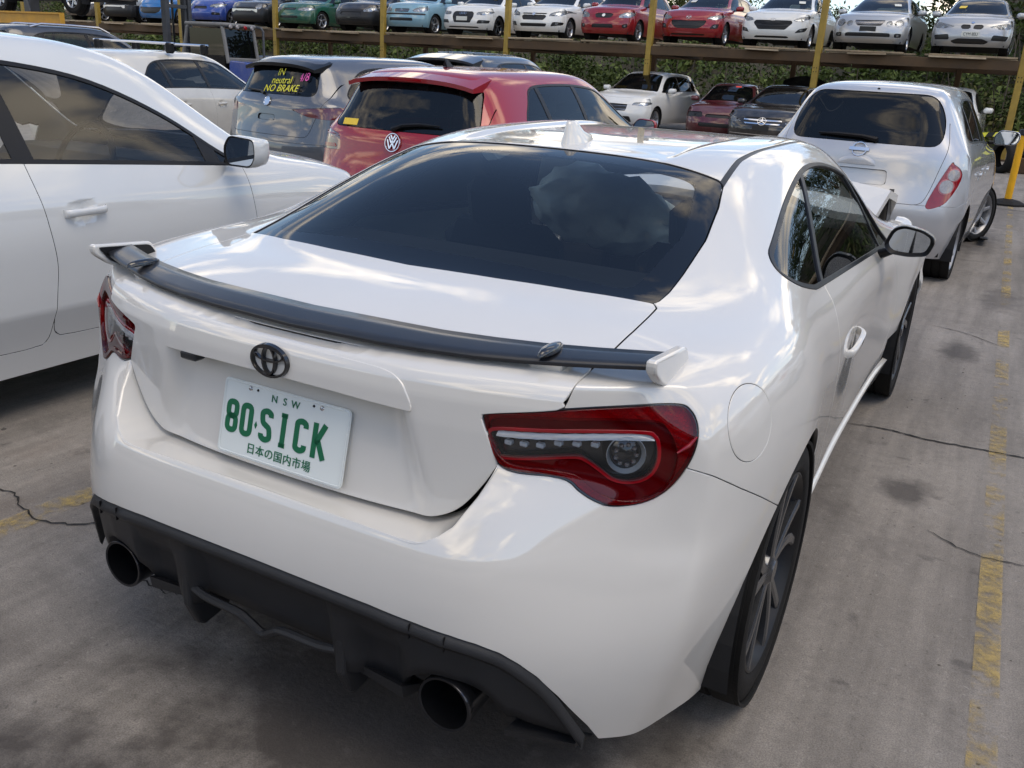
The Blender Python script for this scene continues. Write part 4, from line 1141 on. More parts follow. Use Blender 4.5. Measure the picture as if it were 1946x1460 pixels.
    for i in range(nU):
        for j in range(nV+1):
            t = 2*math.pi*i/nU; f_ = math.pi*j/nV
            r0 = 1+.10*math.sin(3*t+1.7*f_)+.07*math.sin(7*t-4*f_)+.05*math.cos(9*f_+2*t)
            x = -.30+.30*math.cos(f_)+.03*math.sin(4*t); r0 = r0+.07*math.sin(11*t+6*f_)+.05*math.cos(17*f_-3*t)
            z = .86+.155*r0*math.sin(f_)**.7*math.sin(t)-.10*(x+.3); y = 2.36+.20*r0*math.sin(f_)**.7*math.cos(t)
            V.append((x, y, z))
    m = MB(); m.add(V, [(i*(nV+1)+j, i*(nV+1)+j+1, ((i+1) % nU)*(nV+1)+j+1, ((i+1) % nU)*(nV+1)+j) for i in range(nU) for j in range(nV)])
    m.obj('airbag', pmat('airbag_cloth', (.72, .74, .68), .85, noise=.1, bump=.3, bscale=40), root, True, 80)
    m = MB(); m.box((0, 1.9, .24), (1.5, 3.0, .02)); m.obj('cabin_floor', DARKIN, root)
    return root
COUPE = coupe()
# ------------------------------------------------------------------ the other cars
K = .957                      # scale of this yard against the cars' nominal sizes
XF = [0, .30, .57, .78, .915, .975]
RB = [0, .012, .045, .105, .19, .31]
FB = [0, .018, .065, .145, .25, .40]
FR = [0, .16, .34, .50, .68, .86, 1.0]
INS0 = [.05, .015, .003, 0, .004, .022, .055]
ST = [  # y, shoulder z, width share, five points from the centre line outwards
 (.42,.965,.992,[(0,.19,1.13),(.24,.195,1.128),(.46,.215,1.12),(.60,.26,1.10),(.715,.34,1.05)]),
 (.60,.96,1.,[(0,.29,1.36),(.23,.295,1.357),(.44,.32,1.34),(.565,.38,1.295),(.69,.50,1.16)]),
 (.90,.955,1.,[(0,.50,1.445),(.22,.50,1.442),(.43,.52,1.425),(.56,.60,1.375),(.695,.80,1.19)]),
 (1.30,.95,1.,[(0,1.05,1.475),(.22,1.05,1.472),(.43,1.08,1.455),(.565,1.15,1.40),(.70,1.25,1.20)]),
 (1.75,.94,1.,[(0,1.65,1.48),(.22,1.65,1.477),(.43,1.66,1.46),(.565,1.70,1.405),(.70,1.72,1.20)]),
 (2.15,.93,1.,[(0,2.10,1.46),(.22,2.10,1.457),(.43,2.10,1.438),(.565,2.12,1.38),(.70,2.15,1.18)]),
 (2.55,.92,1.,[(0,2.52,1.33),(.22,2.51,1.325),(.44,2.50,1.30),(.58,2.50,1.24),(.71,2.54,1.09)]),
 (2.90,.91,1.,[(0,2.88,1.12),(.22,2.87,1.118),(.46,2.85,1.10),(.62,2.83,1.06),(.74,2.88,.985)]),
 (3.15,.90,1.,[(0,3.12,.99),(.23,3.11,.988),(.47,3.09,.98),(.64,3.08,.965),(.76,3.12,.94)]),
 (3.40,.875,.998,[(0,3.42,.945),(.23,3.42,.944),(.47,3.41,.938),(.64,3.40,.925),(.76,3.40,.905)]),
 (3.63,.825,.99,[(0,3.72,.885),(.23,3.72,.884),(.46,3.70,.877),(.63,3.67,.862),(.745,3.65,.845)])]
DLO0 = [(.56,1.03),(1.4,1.01),(2.1,.995),(2.80,.975),(2.72,1.035),(2.52,1.17),(2.28,1.30),(2.10,1.352),(1.7,1.378),(1.2,1.372),(.86,1.335),(.66,1.22)]
HEADGL = glass('headlamp_glass', (.9, .93, .95), 0., (.5, .52, .54), .25)
DARKGL = glass('dark_car_glass', (.35, .38, .38), 0., (.006, .007, .008), .45)
CLRGL = glass('light_car_glass', (.62, .70, .68), 0., (.01, .012, .012), .25)
AMBER = pmat('amber_lens', (.7, .22, .02), .15, coat=1.)
GRILLE = pmat('grille_black', (.012, .012, .013), .4, noise=.3)
SEATG = pmat('grey_seat', (.03, .03, .033), .85, noise=.3)

def ringm(m, c, rx, rz, th, d=.008, n=28):
    V = []
    for i in range(n):
        t = 2*math.pi*i/n
        for o, y in ((-1, 0), (-.5, d), (.5, d), (1, 0)): V.append((c[0]+(rx+o*th/2)*math.cos(t), y, c[1]+(rz+o*th/2)*math.sin(t)))
    m.add(V, [(i*4+k, i*4+k+1, ((i+1) % n)*4+k+1, ((i+1) % n)*4+k) for i in range(n) for k in range(3)])
def barm(m, a, b, w, d=.008):
    a, b = np.array(a, float), np.array(b, float); e = b-a; e /= np.linalg.norm(e); q = np.array([-e[1], e[0]])*w/2
    P = [a-q, b-q, b+q, a+q]
    m.add([(p[0], 0, p[1]) for p in P]+[(p[0], d, p[1]) for p in P], [(0,1,2,3),(4,5,6,7),(0,1,5,4),(1,2,6,5),(2,3,7,6),(3,0,4,7)])
def discm(m, c, r, d=.004, n=20):
    m.add([(c[0]+r*math.cos(2*math.pi*i/n), d, c[1]+r*math.sin(2*math.pi*i/n)) for i in range(n)], [tuple(range(n))])
def emblem_mesh(kind, s):
    """emblem drawn in (x, z), facing +y; s = half width"""
    m = MB()
    if kind == 'vw':
        ringm(m, (0, 0), s*.93, s*.93, s*.14)
        for a, b in (((-.52,.62),(-.17,-.05)),((-.17,-.05),(0,.22)),((0,.22),(.17,-.05)),((.17,-.05),(.52,.62)),((-.72,.30),(-.35,-.72)),((-.35,-.72),(0,-.05)),((0,-.05),(.35,-.72)),((.35,-.72),(.72,.30)),((-.3,.82),(0,.3)),((0,.3),(.3,.82))):
            barm(m, np.array(a)*s*.92, np.array(b)*s*.92, s*.15, .006)
    elif kind == 'rings':
        for i in range(4): ringm(m, ((-1.5+i)*s*.46, 0), s*.30, s*.30, s*.08)
    elif kind == 'bar':
        ringm(m, (0, 0), s*.72, s*.72, s*.16); barm(m, (-s, 0), (s, 0), s*.34, .012)
    elif kind == 'star':
        ringm(m, (0, 0), s*.93, s*.93, s*.12)
        for a in (90, 210, 330): barm(m, (0, 0), (s*.9*math.cos(rad(a)), s*.9*math.sin(rad(a))), s*.17)
    elif kind == 'roundel':
        ringm(m, (0, 0), s*.88, s*.88, s*.24); discm(m, (0, 0), s*.75)
    elif kind == 'ovals':
        ringm(m, (0, 0), s, s*.68, s*.14); ringm(m, (0, .04*s), s*.36, s*.6, s*.13); ringm(m, (0, s*.3), s*.8, s*.28, s*.12)
    elif kind == 'h':
        ringm(m, (0, 0), s, s*.55, s*.13)
        for q in (-1, 1): barm(m, (q*s*.35-.12*s, -s*.4), (q*s*.35+.12*s, s*.4), s*.16)
        barm(m, (-s*.35, -.06*s), (s*.35, .06*s), s*.14)
    elif kind == 'wing':
        ringm(m, (0, 0), s, s*.8, s*.12)
        for q in (-1, 1): barm(m, (0, -s*.3), (q*s*.85, s*.25), s*.16); barm(m, (q*s*.25, s*.1), (q*s*.9, s*.3), s*.1)
    elif kind == 'shield':
        m.prism(roundpoly([(0,-s),(s*.85,-s*.2),(s*.7,s*.8),(-s*.7,s*.8),(-s*.85,-s*.2)], s*.15, 3), 0, .006)
    else:
        ringm(m, (0, 0), s*.9, s*.9, s*.2); discm(m, (0, 0), s*.8)
    return m

def lettering(parent, s, size, loc, mat, name='lettering', sx=1., slant=0., face=-1, bold=0.):
    me = text_mesh(s, size, slant, bold)
    for v in me.vertices: v.co = Vector((-face*v.co.x*sx, face*v.co.z, v.co.y))
    ob = link(name, me, parent, mat); ob.location = loc
    return ob

def gcar(name, label, pos, rz, sp, group=None, cat='car'):
    """a car from its proportions; local frame: rear bumper at y = 0, nose at y = L"""
    L, W, H = sp.get('L', 4.05)*K, sp.get('W', 1.75)*K/2, sp.get('H', 1.48)*K
    sx_, sy_, sz_ = W/.875, L/4.05, H/1.48
    zb0 = sp.get('bottom', .19)
    root = empty(name, pos, rz)
    tag(root, label, cat, group)
    PT = sp['paint']; lv = sp.get('level', 2)
    roff = sp.get('roff', [.10,.03,0,.01,.05,.075,.10]); foff = sp.get('foff', [.10,.03,.0,.01,.05,.11,.20])
    rsz, fsz = sp.get('rear_z', .97), sp.get('front_z', .79)
    stn = sp.get('st', ST); INS = sp.get('ins', INS0)
    A = []
    for c in range(6):
        A.append([((XF[c]*.875-INS[r]*XF[c]**3)*sx_, (RB[c]*sp.get('rbow', 1)+roff[r]*(1-.55*(c/5)**2))*sy_, (zb0+.02+(rsz-zb0-.02)*FR[r]-.004*c)*sz_) for r in range(7)])
    for y, zs, wf, pts in stn:
        A.append([((.875*wf-INS[r])*sx_, y*sy_, (zb0+(zs-zb0)*FR[r])*sz_) for r in range(7)])
    for c in range(5, -1, -1):
        A.append([((XF[c]*.875-INS[r]*XF[c]**3)*sx_, L-(FB[c]*sp.get('fbow', 1)+foff[r]*(1-.5*(c/5)**2))*sy_, (zb0+(fsz-zb0)*FR[r]+.002*c)*sz_) for r in range(7)])
    V = []; ia = []
    for c in A: ia.append(list(range(len(V), len(V)+7))); V += c
    Fc = [(ia[c][r], ia[c+1][r], ia[c+1][r+1], ia[c][r+1]) for c in range(len(A)-1) for r in range(6)]
    rows = [[ia[c][6] for c in range(6)]]
    for i, s in enumerate(stn):
        ids = list(range(len(V), len(V)+5)); V += [(p[0]*sx_, p[1]*sy_, p[2]*sz_) for p in s[3]]; rows.append(ids+[ia[6+i][6]])
    n6 = 6+len(stn)
    rows.append([ia[n6+5-j][6] for j in range(6)])
    Fc += [(rows[i][j], rows[i][j+1], rows[i+1][j+1], rows[i+1][j]) for i in range(len(rows)-1) for j in range(5)]
    cre = {(ia[c][r], ia[c+1][r]): w for r, w in sp.get('row_crease', {}).items() for c in range(5, len(A)-6)}
    S = cc(V, Fc, cre, lv, 2)
    SURF = [S]
    ax = lambda P: np.abs(P[:, 0]); xz = lambda P: np.stack([ax(P), P[:, 2]], 1); yz = lambda P: P[:, 1:3]
    sg = lambda P: np.stack([P[:, 0], P[:, 2]], 1)
    big = lambda c, f: np.where(c, f, 1.)
    sc2 = np.array([sy_, sz_]); sxz = np.array([sx_, sz_])
    ro, wb, tr = sp.get('ro', .72)*K, sp.get('wb', 2.55)*K, sp.get('tyre', .305)*K
    ys = (ro, ro+wb)
    for yc in ys:
        _, S = S.split(np.hypot(S.V[:, 1]-yc, S.V[:, 2]-tr)-tr*1.13); S = S.compact()
    sk = .012 if lv > 2 else .008
    GLM = sp.get('glass', DARKGL)
    def side_of(p, sx): return Patch(p.V, p.N, p.T[(p.V[:, 0]*sx > 0)[p.T].all(1)])
    # lamps, grilles and other features let into the nose and tail
    def feature(S, fe, rear):
        P2 = np.array(fe['poly'], float)
        if fe.get('round'): P2 = roundpoly(P2, fe['round'])
        elif fe.get('smooth'): P2 = crom(P2, 5, True)
        P2 = P2*sxz
        sym = fe.get('pair', False)
        fn = lambda P: big((P[:, 1] < fe.get('deep', .75)*sy_) if rear else (P[:, 1] > L-fe.get('deep', 1.05)*sy_), sdf(xz(P) if sym else sg(P), P2))
        g, S2 = S.cut(fn, .0012)
        for sx in ((1, -1) if sym else (0,)):
            p = side_of(g, sx) if sx else g
            p = p.compact()
            if len(p.T) == 0: continue
            bt = fe.get('mat', GRILLE); off = fe.get('off', -.012)
            o = p.obj(fe['name'], bt, root, 0, 0, off)
            if off < -.004:
                # reveal around the recess
                be = p.boundary(); ids = np.unique(be); mp = {v: k for k, v in enumerate(ids)}; k = len(ids)
                Vr = np.vstack([p.V[ids], p.V[ids]+p.N[ids]*off]); 
                mesh('surround', Vr, [(mp[a], mp[b], k+mp[b], k+mp[a]) for a, b in be], fe.get('rim', BLACKTRIM), o)
            for sub in fe.get('subs', ()):
                Q2 = np.array(sub['poly'], float)
                if sub.get('round'): Q2 = roundpoly(Q2, sub['round'])
                elif sub.get('smooth'): Q2 = crom(Q2, 5, True)
                Q2 = Q2*sxz
                a, b = p.split(sdf(xz(p.V) if sym else sg(p.V), Q2)); a = a.compact()
                if len(a.T): a.obj(sub['name'], sub['mat'], o, .006, .001, off+sub.get('off', .004))
            for z in fe.get('slats', ()):
                a, _ = p.split(np.abs(p.V[:, 2]-z*sz_)-fe.get('slat_w', .006)); a = a.compact()
                if len(a.T): a.obj('slat', fe.get('slat_mat', CHROME2), o, .004, .001, off+.008)
            if fe.get('cover') is not None: p.obj('lens', fe['cover'], o, 0, 0, -.001)
        return S2
    for fe in sp.get('front', ()): S = feature(S, fe, False)
    for fe in sp.get('rear', ()): S = feature(S, fe, True)
    # glazing
    WS = roundpoly(np.array(sp.get('ws', [(-.50,2.27),(.50,2.27),(.69,2.96),(.45,3.03),(0,3.05),(-.45,3.03),(-.69,2.96)])), .06)*np.array([sx_, sy_])
    w, S = S.cut(lambda P: big(P[:, 2] > .9*sz_, sdf(P[:, :2], WS)), .003)
    w.obj('windscreen', sp.get('wsglass', GLM), root, 0, 0, -.004)
    if sp.get('rw', True) is not None:
        RW = sp.get('rw', True)
        RW = [(-.60,1.015),(.60,1.015),(.52,1.34),(-.52,1.34)] if RW is True else RW
        RW = roundpoly(RW, sp.get('rw_r', .07))*sxz
        w, S = S.cut(lambda P: big(P[:, 1] < .75*sy_, sdf(sg(P), RW)), .003)
        rwo = w.obj('rear_window', sp.get('rwglass', GLM), root, 0, 0, -.004)
    DL = crom(sp.get('dlo', DLO0), 5, True)*sc2
    d, S = S.cut(lambda P: big(ax(P) > .42*sx_, sdf(yz(P), DL)), .001)
    ins, rub = d.split(sdf(yz(d.V), DL)+.016*K)
    ins, rub = ins.compact(), rub.compact()
    pil = [p*sy_ for p in sp.get('pillars', (.93, 1.72))]; pw = sp.get('pillar_w', .03)
    near = sp.get('sides', (1, -1))
    for sx in near:
        side_of(rub, sx).obj('window_rubber', sp.get('dlo_mat', BLACKTRIM), root, .008, .001, .001)
        g = side_of(ins, sx).compact(); prev = g
        for p in pil:
            lean = lambda P: P[:, 1]-p+.12*(P[:, 2]-1.1*sz_)
            a, b = prev.split(lean(prev.V)+pw); a.obj('side_window', GLM, root, 0, 0, -.004)
            b = b.compact(); c, prev = b.split(lean(b.V)-pw); c.obj('window_pillar', BLACKTRIM, root, .004, .001, 0); prev = prev.compact()
        prev.obj('side_window', GLM, root, 0, 0, -.004)
    # shut lines
    if lv > 2:
        zs_ = .30*sz_
        for y0, y1, nm in sp.get('doors', ((.98, 1.74, 'door'), (1.74, 2.78, 'door'))):
            DP = roundpoly([(y0,.33),(y1-.02,.30),(y1+.03,.62),(y1-.01,1.02),(y1-.04,1.5),(y0+.05,1.5),(y0-.03,.95),(y0-.12 if y0 < 1.2 else y0-.01,.75)], .05)*sc2
            dd, S = S.cut(lambda P: big((ax(P) > .62*sx_) & (P[:, 2] < 1.03*sz_), sdf(yz(P), DP)), .0022)
            for sx in near:
                p_ = side_of(dd, sx).compact()
                if len(p_.T) == 0: continue
                hy = (y0+.16)*sy_; kq = np.argmin((p_.V[:, 1]-hy)**2+(p_.V[:, 2]-sp.get('handle_z', .80)*sz_)**2); p = p_.V[kq].copy()
                ca, cb = p_.split(np.linalg.norm(p_.V-p, axis=1)-.048)
                dq = np.clip(1-(np.linalg.norm(ca.V-p, axis=1)/.048)**2, 0, 1)
                pj_ = Patch(ca.V-ca.N*(.020*np.sqrt(dq))[:, None], ca.N, np.vstack([ca.T, cb.T])); rn = pj_.renormal()
                pj_.N = np.where((np.linalg.norm(ca.V-p, axis=1) < .0478)[:, None], rn.N, pj_.N)
                o = pj_.obj(nm, PT, root, sk, seal=BLACKTRIM)
                m = MB(); P = crom([(0,-.088,0),(.020,-.075,0),(.024,0,.002),(.020,.078,.003),(0,.095,.003)], 3); Vq = []
                for q in P:
                    for o1, z in ((0,-.014),(.006,-.010),(.006,.010),(0,.014),(-.008,.010),(-.008,-.010)): Vq.append((p[0]+sx*(q[0]+o1), p[1]+q[1], p[2]+q[2]+z))
                nP = len(P); m.add(Vq, [(i*6+j, i*6+(j+1) % 6, (i+1)*6+(j+1) % 6, (i+1)*6+j) for i in range(nP-1) for j in range(6)]+[tuple(range(6)), tuple((nP-1)*6+j for j in range(6))])
                m.obj('door_handle', PT, o, True, 60)
        if sp.get('tailgate'):
            TG = roundpoly(sp['tailgate'], .06)*sxz
            t, S = S.cut(lambda P: big((P[:, 1] < .6*sy_) & (P[:, 2] < 1.2*sz_), sdf(sg(P), TG)), .0025)
            t.obj('tailgate', PT, root, sk, seal=BLACKTRIM)
    bz = sp.get('bumper_z', .60)*sz_
    if sp.get('bumpers', True):
        rb, S = S.cut(lambda P: big(P[:, 1] < ro-.05, P[:, 2]-(bz+.25*np.clip(P[:, 1]-.25, 0, 1))), .002); rb.obj('rear_bumper', sp.get('bpaint', PT), root, sk)
        fz = sp.get('fbumper_z', .62)*sz_
        fb, S = S.cut(lambda P: big(P[:, 1] > ro+wb+.05, P[:, 2]-(fz-.25*np.clip(L-.35-P[:, 1], -1, 0))), .002); fb.obj('front_bumper', sp.get('bpaint', PT), root, sk)
    BN = roundpoly([(-.64,3.06),(0,3.12),(.64,3.06),(.70,3.5),(.60,L/sy_-.36),(.3,L/sy_-.255),(0,L/sy_-.235),(-.3,L/sy_-.255),(-.60,L/sy_-.36),(-.70,3.5)], .03)*np.array([sx_, sy_])
    bn, S = S.cut(lambda P: big(P[:, 2] > .72*sz_, sdf(P[:, :2], BN)), .0028)
    if sp.get('bonnet', True): bn.obj('bonnet', sp.get('bonnet_paint', PT), root, sk, seal=BLACKTRIM)
    else:
        m = MB(); m.box((0, (ro+wb)-.02, .62*sz_), (1.1*sx_, .8, .34*sz_), None, .04); m.box((-.2, ro+wb, .80*sz_), (.4, .4, .08), None, .03); m.obj('engine', GRILLE, root)
    S.obj('body_shell', PT, root, sk, seal=BLACKTRIM)
    # underside, wells, wheels
    m = MB(); m.box((0, L/2, zb0*sz_+.07), (1.5*sx_, L-.5*sy_, .10)); m.box((0, L-.30, .45*sz_), (1.2*sx_, .25, .40)); m.box((0, .45, .45*sz_), (1.2*sx_, .3, .4)); m.obj('underbody', DARKIN, root)
    wh = sp.get('wheels', ((1, 0), (1, 1), (-1, 0), (-1, 1)))
    for sx, k in wh:
        if not sp.get('missing') or (sx, k) not in sp['missing']:
            wo = wheel(root, (sx*(W-.035-.09), ys[k], tr), tr, .185, tr*sp.get('rimr', .70), sx, sp.get('spokes', 5), sp.get('spoke_style', 'plain'), sp.get('alloy', ALLOYS), nseg=32 if lv > 2 else 20)
            if sp.get('steer') and k == 1: wo.rotation_euler[2] += sp['steer']
        m = MB(); Vq = []
        for i in range(13):
            t = math.pi*(-.1+1.2*i/12)
            for xx in (.62*sx_, (.875-.02)*sx_): Vq.append((sx*xx, ys[k]+tr*1.14*math.cos(t), tr+tr*1.14*math.sin(t)))
        m.add(Vq, [(2*i, 2*i+1, 2*i+3, 2*i+2) for i in range(12)]); m.add([(sx*.60*sx_, ys[k]+tr*1.16*math.cos(2*math.pi*i/16), tr+tr*1.16*math.sin(2*math.pi*i/16)) for i in range(16)], [tuple(range(16))])
        m.obj('wheel_well', DARKIN, root)
    # mirrors
    if sp.get('mirrors', True):
        for sx in sp.get('mirror_sides', (1, -1)):
            my, mz = sp.get('mirror_yz', (2.62, 1.02)); my, mz = my*sy_, mz*sz_; mx = .86*sx_
            mo = empty('mirror', (sx*mx, my, mz)); mo.parent = root
            OUT = roundpoly([(-.02,-.06),(.16,-.055),(.19,.0),(.175,.065),(.02,.075),(-.03,.02)], .03, 3); no = len(OUT)
            Vq = []
            for y, s_ in ((-.065, .95), (-.06, 1.), (-.02, 1.), (.03, .9), (.06, .65), (.07, .3)):
                for p in OUT: Vq.append((sx*(.075+(p[0]-.075)*s_), y, (p[1])*s_))
            m = MB(); m.add(Vq, [(q*no+j, q*no+(j+1) % no, (q+1)*no+(j+1) % no, (q+1)*no+j) for q in range(5) for j in range(no)]+[tuple(5*no+j for j in range(no))]); m.obj('mirror_cap', sp.get('mirror_mat', PT), mo, True, 60)
            m = MB(); m.add([(sx*(.075+(p[0]-.075)*.9), -.062, p[1]*.87) for p in OUT], [tuple(range(no))]); m.obj('mirror_glass', MIRROR, mo)
            m = MB(); m.add([(sx*(.075+(p[0]-.075)*f_), y_, p[1]*g_) for f_, g_, y_ in ((.96, .95, -.066), (.9, .87, -.0625)) for p in OUT], [(j, (j+1) % no, no+(j+1) % no, no+j) for j in range(no)]); m.obj('mirror_frame', BLACKTRIM, mo)
            m = MB(); m.box((sx*-.02, .01, -.045), (.10, .07, .03), None, .01); m.obj('mirror_foot', BLACKTRIM, mo)
    # cabin
    if sp.get('cabin', True):
        for sx in (1, -1):
            st = empty('front_seat', (sx*.36*sx_, 1.75*sy_, .45*sz_)); st.parent = root
            m = MB(); m.box((0, 0, .30), (.46, .16, .60), Matrix.Rotation(rad(12), 3, 'X'), .05); m.obj('seat_back', SEATG, st)
            m = MB(); m.box((0, -.08, .70), (.24, .10, .18), Matrix.Rotation(rad(12), 3, 'X'), .04); m.obj('headrest', SEATG, st)
        m = MB(); m.box((0, .80*sy_, .72*sz_), (1.2*sx_, .18, .50), Matrix.Rotation(rad(14), 3, 'X'), .05); m.obj('rear_bench', SEATG, root)
        m = MB(); m.box((0, 2.75*sy_, .86*sz_), (1.35*sx_, .40, .16), None, .05); m.obj('dashboard', DARKIN, root)
        if sp.get('wheel_in', True):
            m = MB(); Vq = []
            for i in range(24):
                t = 2*math.pi*i/24
                for j in range(5):
                    q = 2*math.pi*j/5; r_ = .18+.014*math.cos(q); Vq.append((.36*sx_+r_*math.cos(t), 2.38*sy_+.014*math.sin(q)+.35*r_*math.sin(t), .92*sz_+r_*math.sin(t)))
            m.add(Vq, [(i*5+j, i*5+(j+1) % 5, ((i+1) % 24)*5+(j+1) % 5, ((i+1) % 24)*5+j) for i in range(24) for j in range(5)]); m.obj('steering_wheel', DARKIN, root, True)
    m = MB(); m.box((0, 1.7*sy_, .34*sz_), (1.55*sx_, 2.6*sy_, .03)); m.obj('cabin_floor', DARKIN, root)
    # emblems and plates
    full = S
    def surf(x, z, rear):
        allv = SURF[0]; msk = (allv.V[:, 1] < .5*sy_) if rear else (allv.V[:, 1] > L-.7*sy_)
        dd = np.hypot(allv.V[:, 0]-x*sx_, allv.V[:, 2]-z*sz_)+np.where(msk, 0, 9)
        k = np.argmin(dd); return Vector((x*sx_, float(allv.V[k][1]), z*sz_)), Vector(allv.N[k])
    for em in sp.get('emblems', ()):
        p, nn = surf(em['x'], em['z'], em.get('rear', False))
        m = emblem_mesh(em['kind'], em['s'])
        o = m.obj('emblem', em.get('mat', CHROME), root, True, 50)
        o.location = p+nn*em.get('off', .004)
        nn2 = Vector((0, nn.y, nn.z)); o.rotation_euler = nn2.to_track_quat('Y', 'Z').to_euler()
        if em.get('disc'):
            m = MB(); discm(m, (0, 0), em['s']*.9, .0012); m.obj('emblem_field', em['disc'], o)
    for pt in sp.get('plates', ()):
        p, nn = surf(0, pt['z'], pt.get('rear', False)); s_ = -1 if pt.get('rear') else 1
        o = empty('number_plate', (0, p.y+s_*.012, p.z)); o.parent = root
        m = MB(); m.box((0, 0, 0), (pt.get('w', .37), .006, pt.get('h', .11)), None, .002); m.obj('plate_sheet', pt['mat'], o)
        if pt.get('text'): lettering(o, pt['text'], .095, (0, s_*.004, -.002), BLACKTRIM, 'plate_text', .78, face=s_)
    sp['_S'] = SURF[0]; sp['_dim'] = (sx_, sy_, sz_, L)
    return root

def on_end(sp, x, z, rear=True):
    S = sp['_S']; sx, sy, sz, L = sp['_dim']; msk = (S.V[:, 1] < .75*sy) if rear else (S.V[:, 1] > L-1.2*sy)
    d = (S.V[:, 0]-x*sx)**2+(S.V[:, 2]-z*sz)**2+np.where(msk, 0, 9.); k = np.argsort(d)[:4]; w = 1/(d[k]+1e-6); w /= w.sum()
    return Vector(w@S.V[k]), Vector(w@S.N[k]).normalized()
def on_top(sp, x, y):
    S = sp['_S']; sx, sy, sz, L = sp['_dim']
    d = (S.V[:, 0]-x*sx)**2+(S.V[:, 1]-y*sy)**2+np.where(S.N[:, 2] > .3, 0, 9.); k = np.argsort(d)[:4]; w = 1/(d[k]+1e-6); w /= w.sum()
    return Vector(w@S.V[k]), Vector(w@S.N[k]).normalized()
def wiper(root, sp, pts, r=.012):
    P = [on_end(sp, x, z) for x, z in pts]
    m = MB(); m.tube([p+n*.018 for p, n in P], [r*1.5]+[r]*(len(P)-2)+[r*.5], 6); m.obj('rear_wiper', BLACKTRIM, root, True)
def roof_spoiler(root, sp, w, y0, z0, y1, z1, mat, th=.03):
    sx, sy, sz, L = sp['_dim']; V = []
    for i in range(17):
        u = -1+2*i/16; x = u*w; b = .05*u*u; dz = .035*u*u+.02*abs(u)**5
        for y, z in ((y1, z1-dz), (y0+b, z0-dz), (y0+b+.006, z0-dz-th), (y1-.10, z1-dz-.09)): V.append((x*sx, y*sy, z*sz))
    m = MB(); m.add(V, [(i*4+j, i*4+(j+1) % 4, i*4+4+(j+1) % 4, i*4+4+j) for i in range(16) for j in range(4)]+[(0, 1, 2, 3), (64, 67, 66, 65)])
    return m.obj('roof_spoiler', mat, root, True, 40)
# ------------------------------------------------------------------ cars near the coupe
VWWHITE = paint('plain_white_paint', (.60, .605, .595), 0., .4, .06, 1., 1.8)
GOLFRED = paint('metallic_red_paint', (.29, .006, .012), .1, .35, .03)
MICSILV = paint('silver_paint', (.52, .52, .53), .5, .32, .10)
MGGREY = paint('grey_metallic_paint', (.10, .11, .13), .4, .32, .06)
CREAM = paint('dusty_champagne_paint', (.60, .57, .51), .15, .4, .25)
SUVBLK = paint('dark_blue_grey_paint', (.035, .042, .055), .3, .3, .15)
LENSW = pmat('pale_lamp_lens', (.30, .27, .27), .12, coat=1., noise=.5, nscale=60)
LAMPRING = pmat('pink_lamp_ring', (.45, .10, .11), .2, coat=.8); YINK = pmat('yellow_marker', (.75, .70, .05), .6); PINK = pmat('pink_marker', (.85, .12, .45), .6)
def lamp_subs(*s): return [dict(poly=p, mat=m, name=n, round=.012, off=o) for p, m, n, o in s]
def circ(x, z, r): return [(x+r*math.cos(t), z+r*math.sin(t)) for t in np.linspace(0, 2*math.pi, 18, endpoint=False)]

# white saloon on the left: only its right flank shows
VWGL = glass('saloon_side_glass', (.90, .94, .93), 0., (.03, .032, .032), .08)
_a, _b = [0,1.3,2.12,2.5,2.83,3.08,3.4,3.65,4.05], [0,1.35,2.36,2.70,2.97,3.17,3.42,3.66,4.05]
STV = [(float(np.interp(y, _a, _b)), zs, wf, [(p[0], float(np.interp(p[1], _a, _b)), p[2]) for p in pts]) for y, zs, wf, pts in ST]
sp = dict(L=4.45, W=1.72, H=1.50, paint=VWWHITE, level=3, wb=2.60, ro=.92, tyre=.31, bottom=.20, glass=VWGL, sides=(1,), wheels=((1, 0), (1, 1)), st=STV,
    ws=[(-.50,2.50),(.50,2.50),(.69,3.08),(.45,3.13),(0,3.15),(-.45,3.13),(-.69,3.08)],
    dlo=[(.56,1.06),(1.2,1.04),(1.71,1.015),(2.3,.975),(2.78,.94),(2.88,.935),(2.76,1.02),(2.58,1.15),(2.36,1.265),(2.15,1.335),(1.85,1.378),(1.5,1.395),(1.1,1.39),(.86,1.355),(.66,1.25)],
    doors=((.92, 1.874, 'door'), (1.874, 2.87, 'door')), pillars=(.9, 1.86, 2.70), pillar_w=.04, handle_z=.815, mirrors=False, bumpers=False, ins=[.075, .050, .004, .004, .002, .016, .055], row_crease={2: .75, 4: .3})
VW = gcar('white_saloon', 'plain white car at the left edge seen side-on beside the coupe', (-2.745, -1.02, 0), 0, sp)
OUT = roundpoly([(-.03,-.075),(.15,-.075),(.185,-.02),(.18,.075),(.0,.085),(-.045,.02)], .03, 3); no = len(OUT)
mo = empty('mirror', (.85, 2.92, .985), 0., .85); mo.parent = VW
Vq = [(.075+(p[0]-.075)*s_, y, p[1]*s_) for y, s_ in ((-.075, .96), (-.07, 1.), (-.02, 1.), (.04, .9), (.075, .6), (.085, .25)) for p in OUT]
m = MB(); m.add(Vq, [(q*no+j, q*no+(j+1) % no, (q+1)*no+(j+1) % no, (q+1)*no+j) for q in range(5) for j in range(no)]+[tuple(5*no+j for j in range(no))]); m.obj('mirror_cap', VWWHITE, mo, True, 60)
m = MB(); m.add([(.075+(p[0]-.075)*.88, -.071, p[1]*.86) for p in OUT], [tuple(range(no))]); m.obj('mirror_glass', MIRROR, mo)
m = MB(); m.add([(.075+(p[0]-.075)*f_, y_, p[1]*g_) for f_, g_, y_ in ((.97, .965, -.076), (.88, .86, -.0715)) for p in OUT], [(j, (j+1) % no, no+(j+1) % no, no+j) for j in range(no)]); m.obj('mirror_frame', BLACKTRIM, mo)
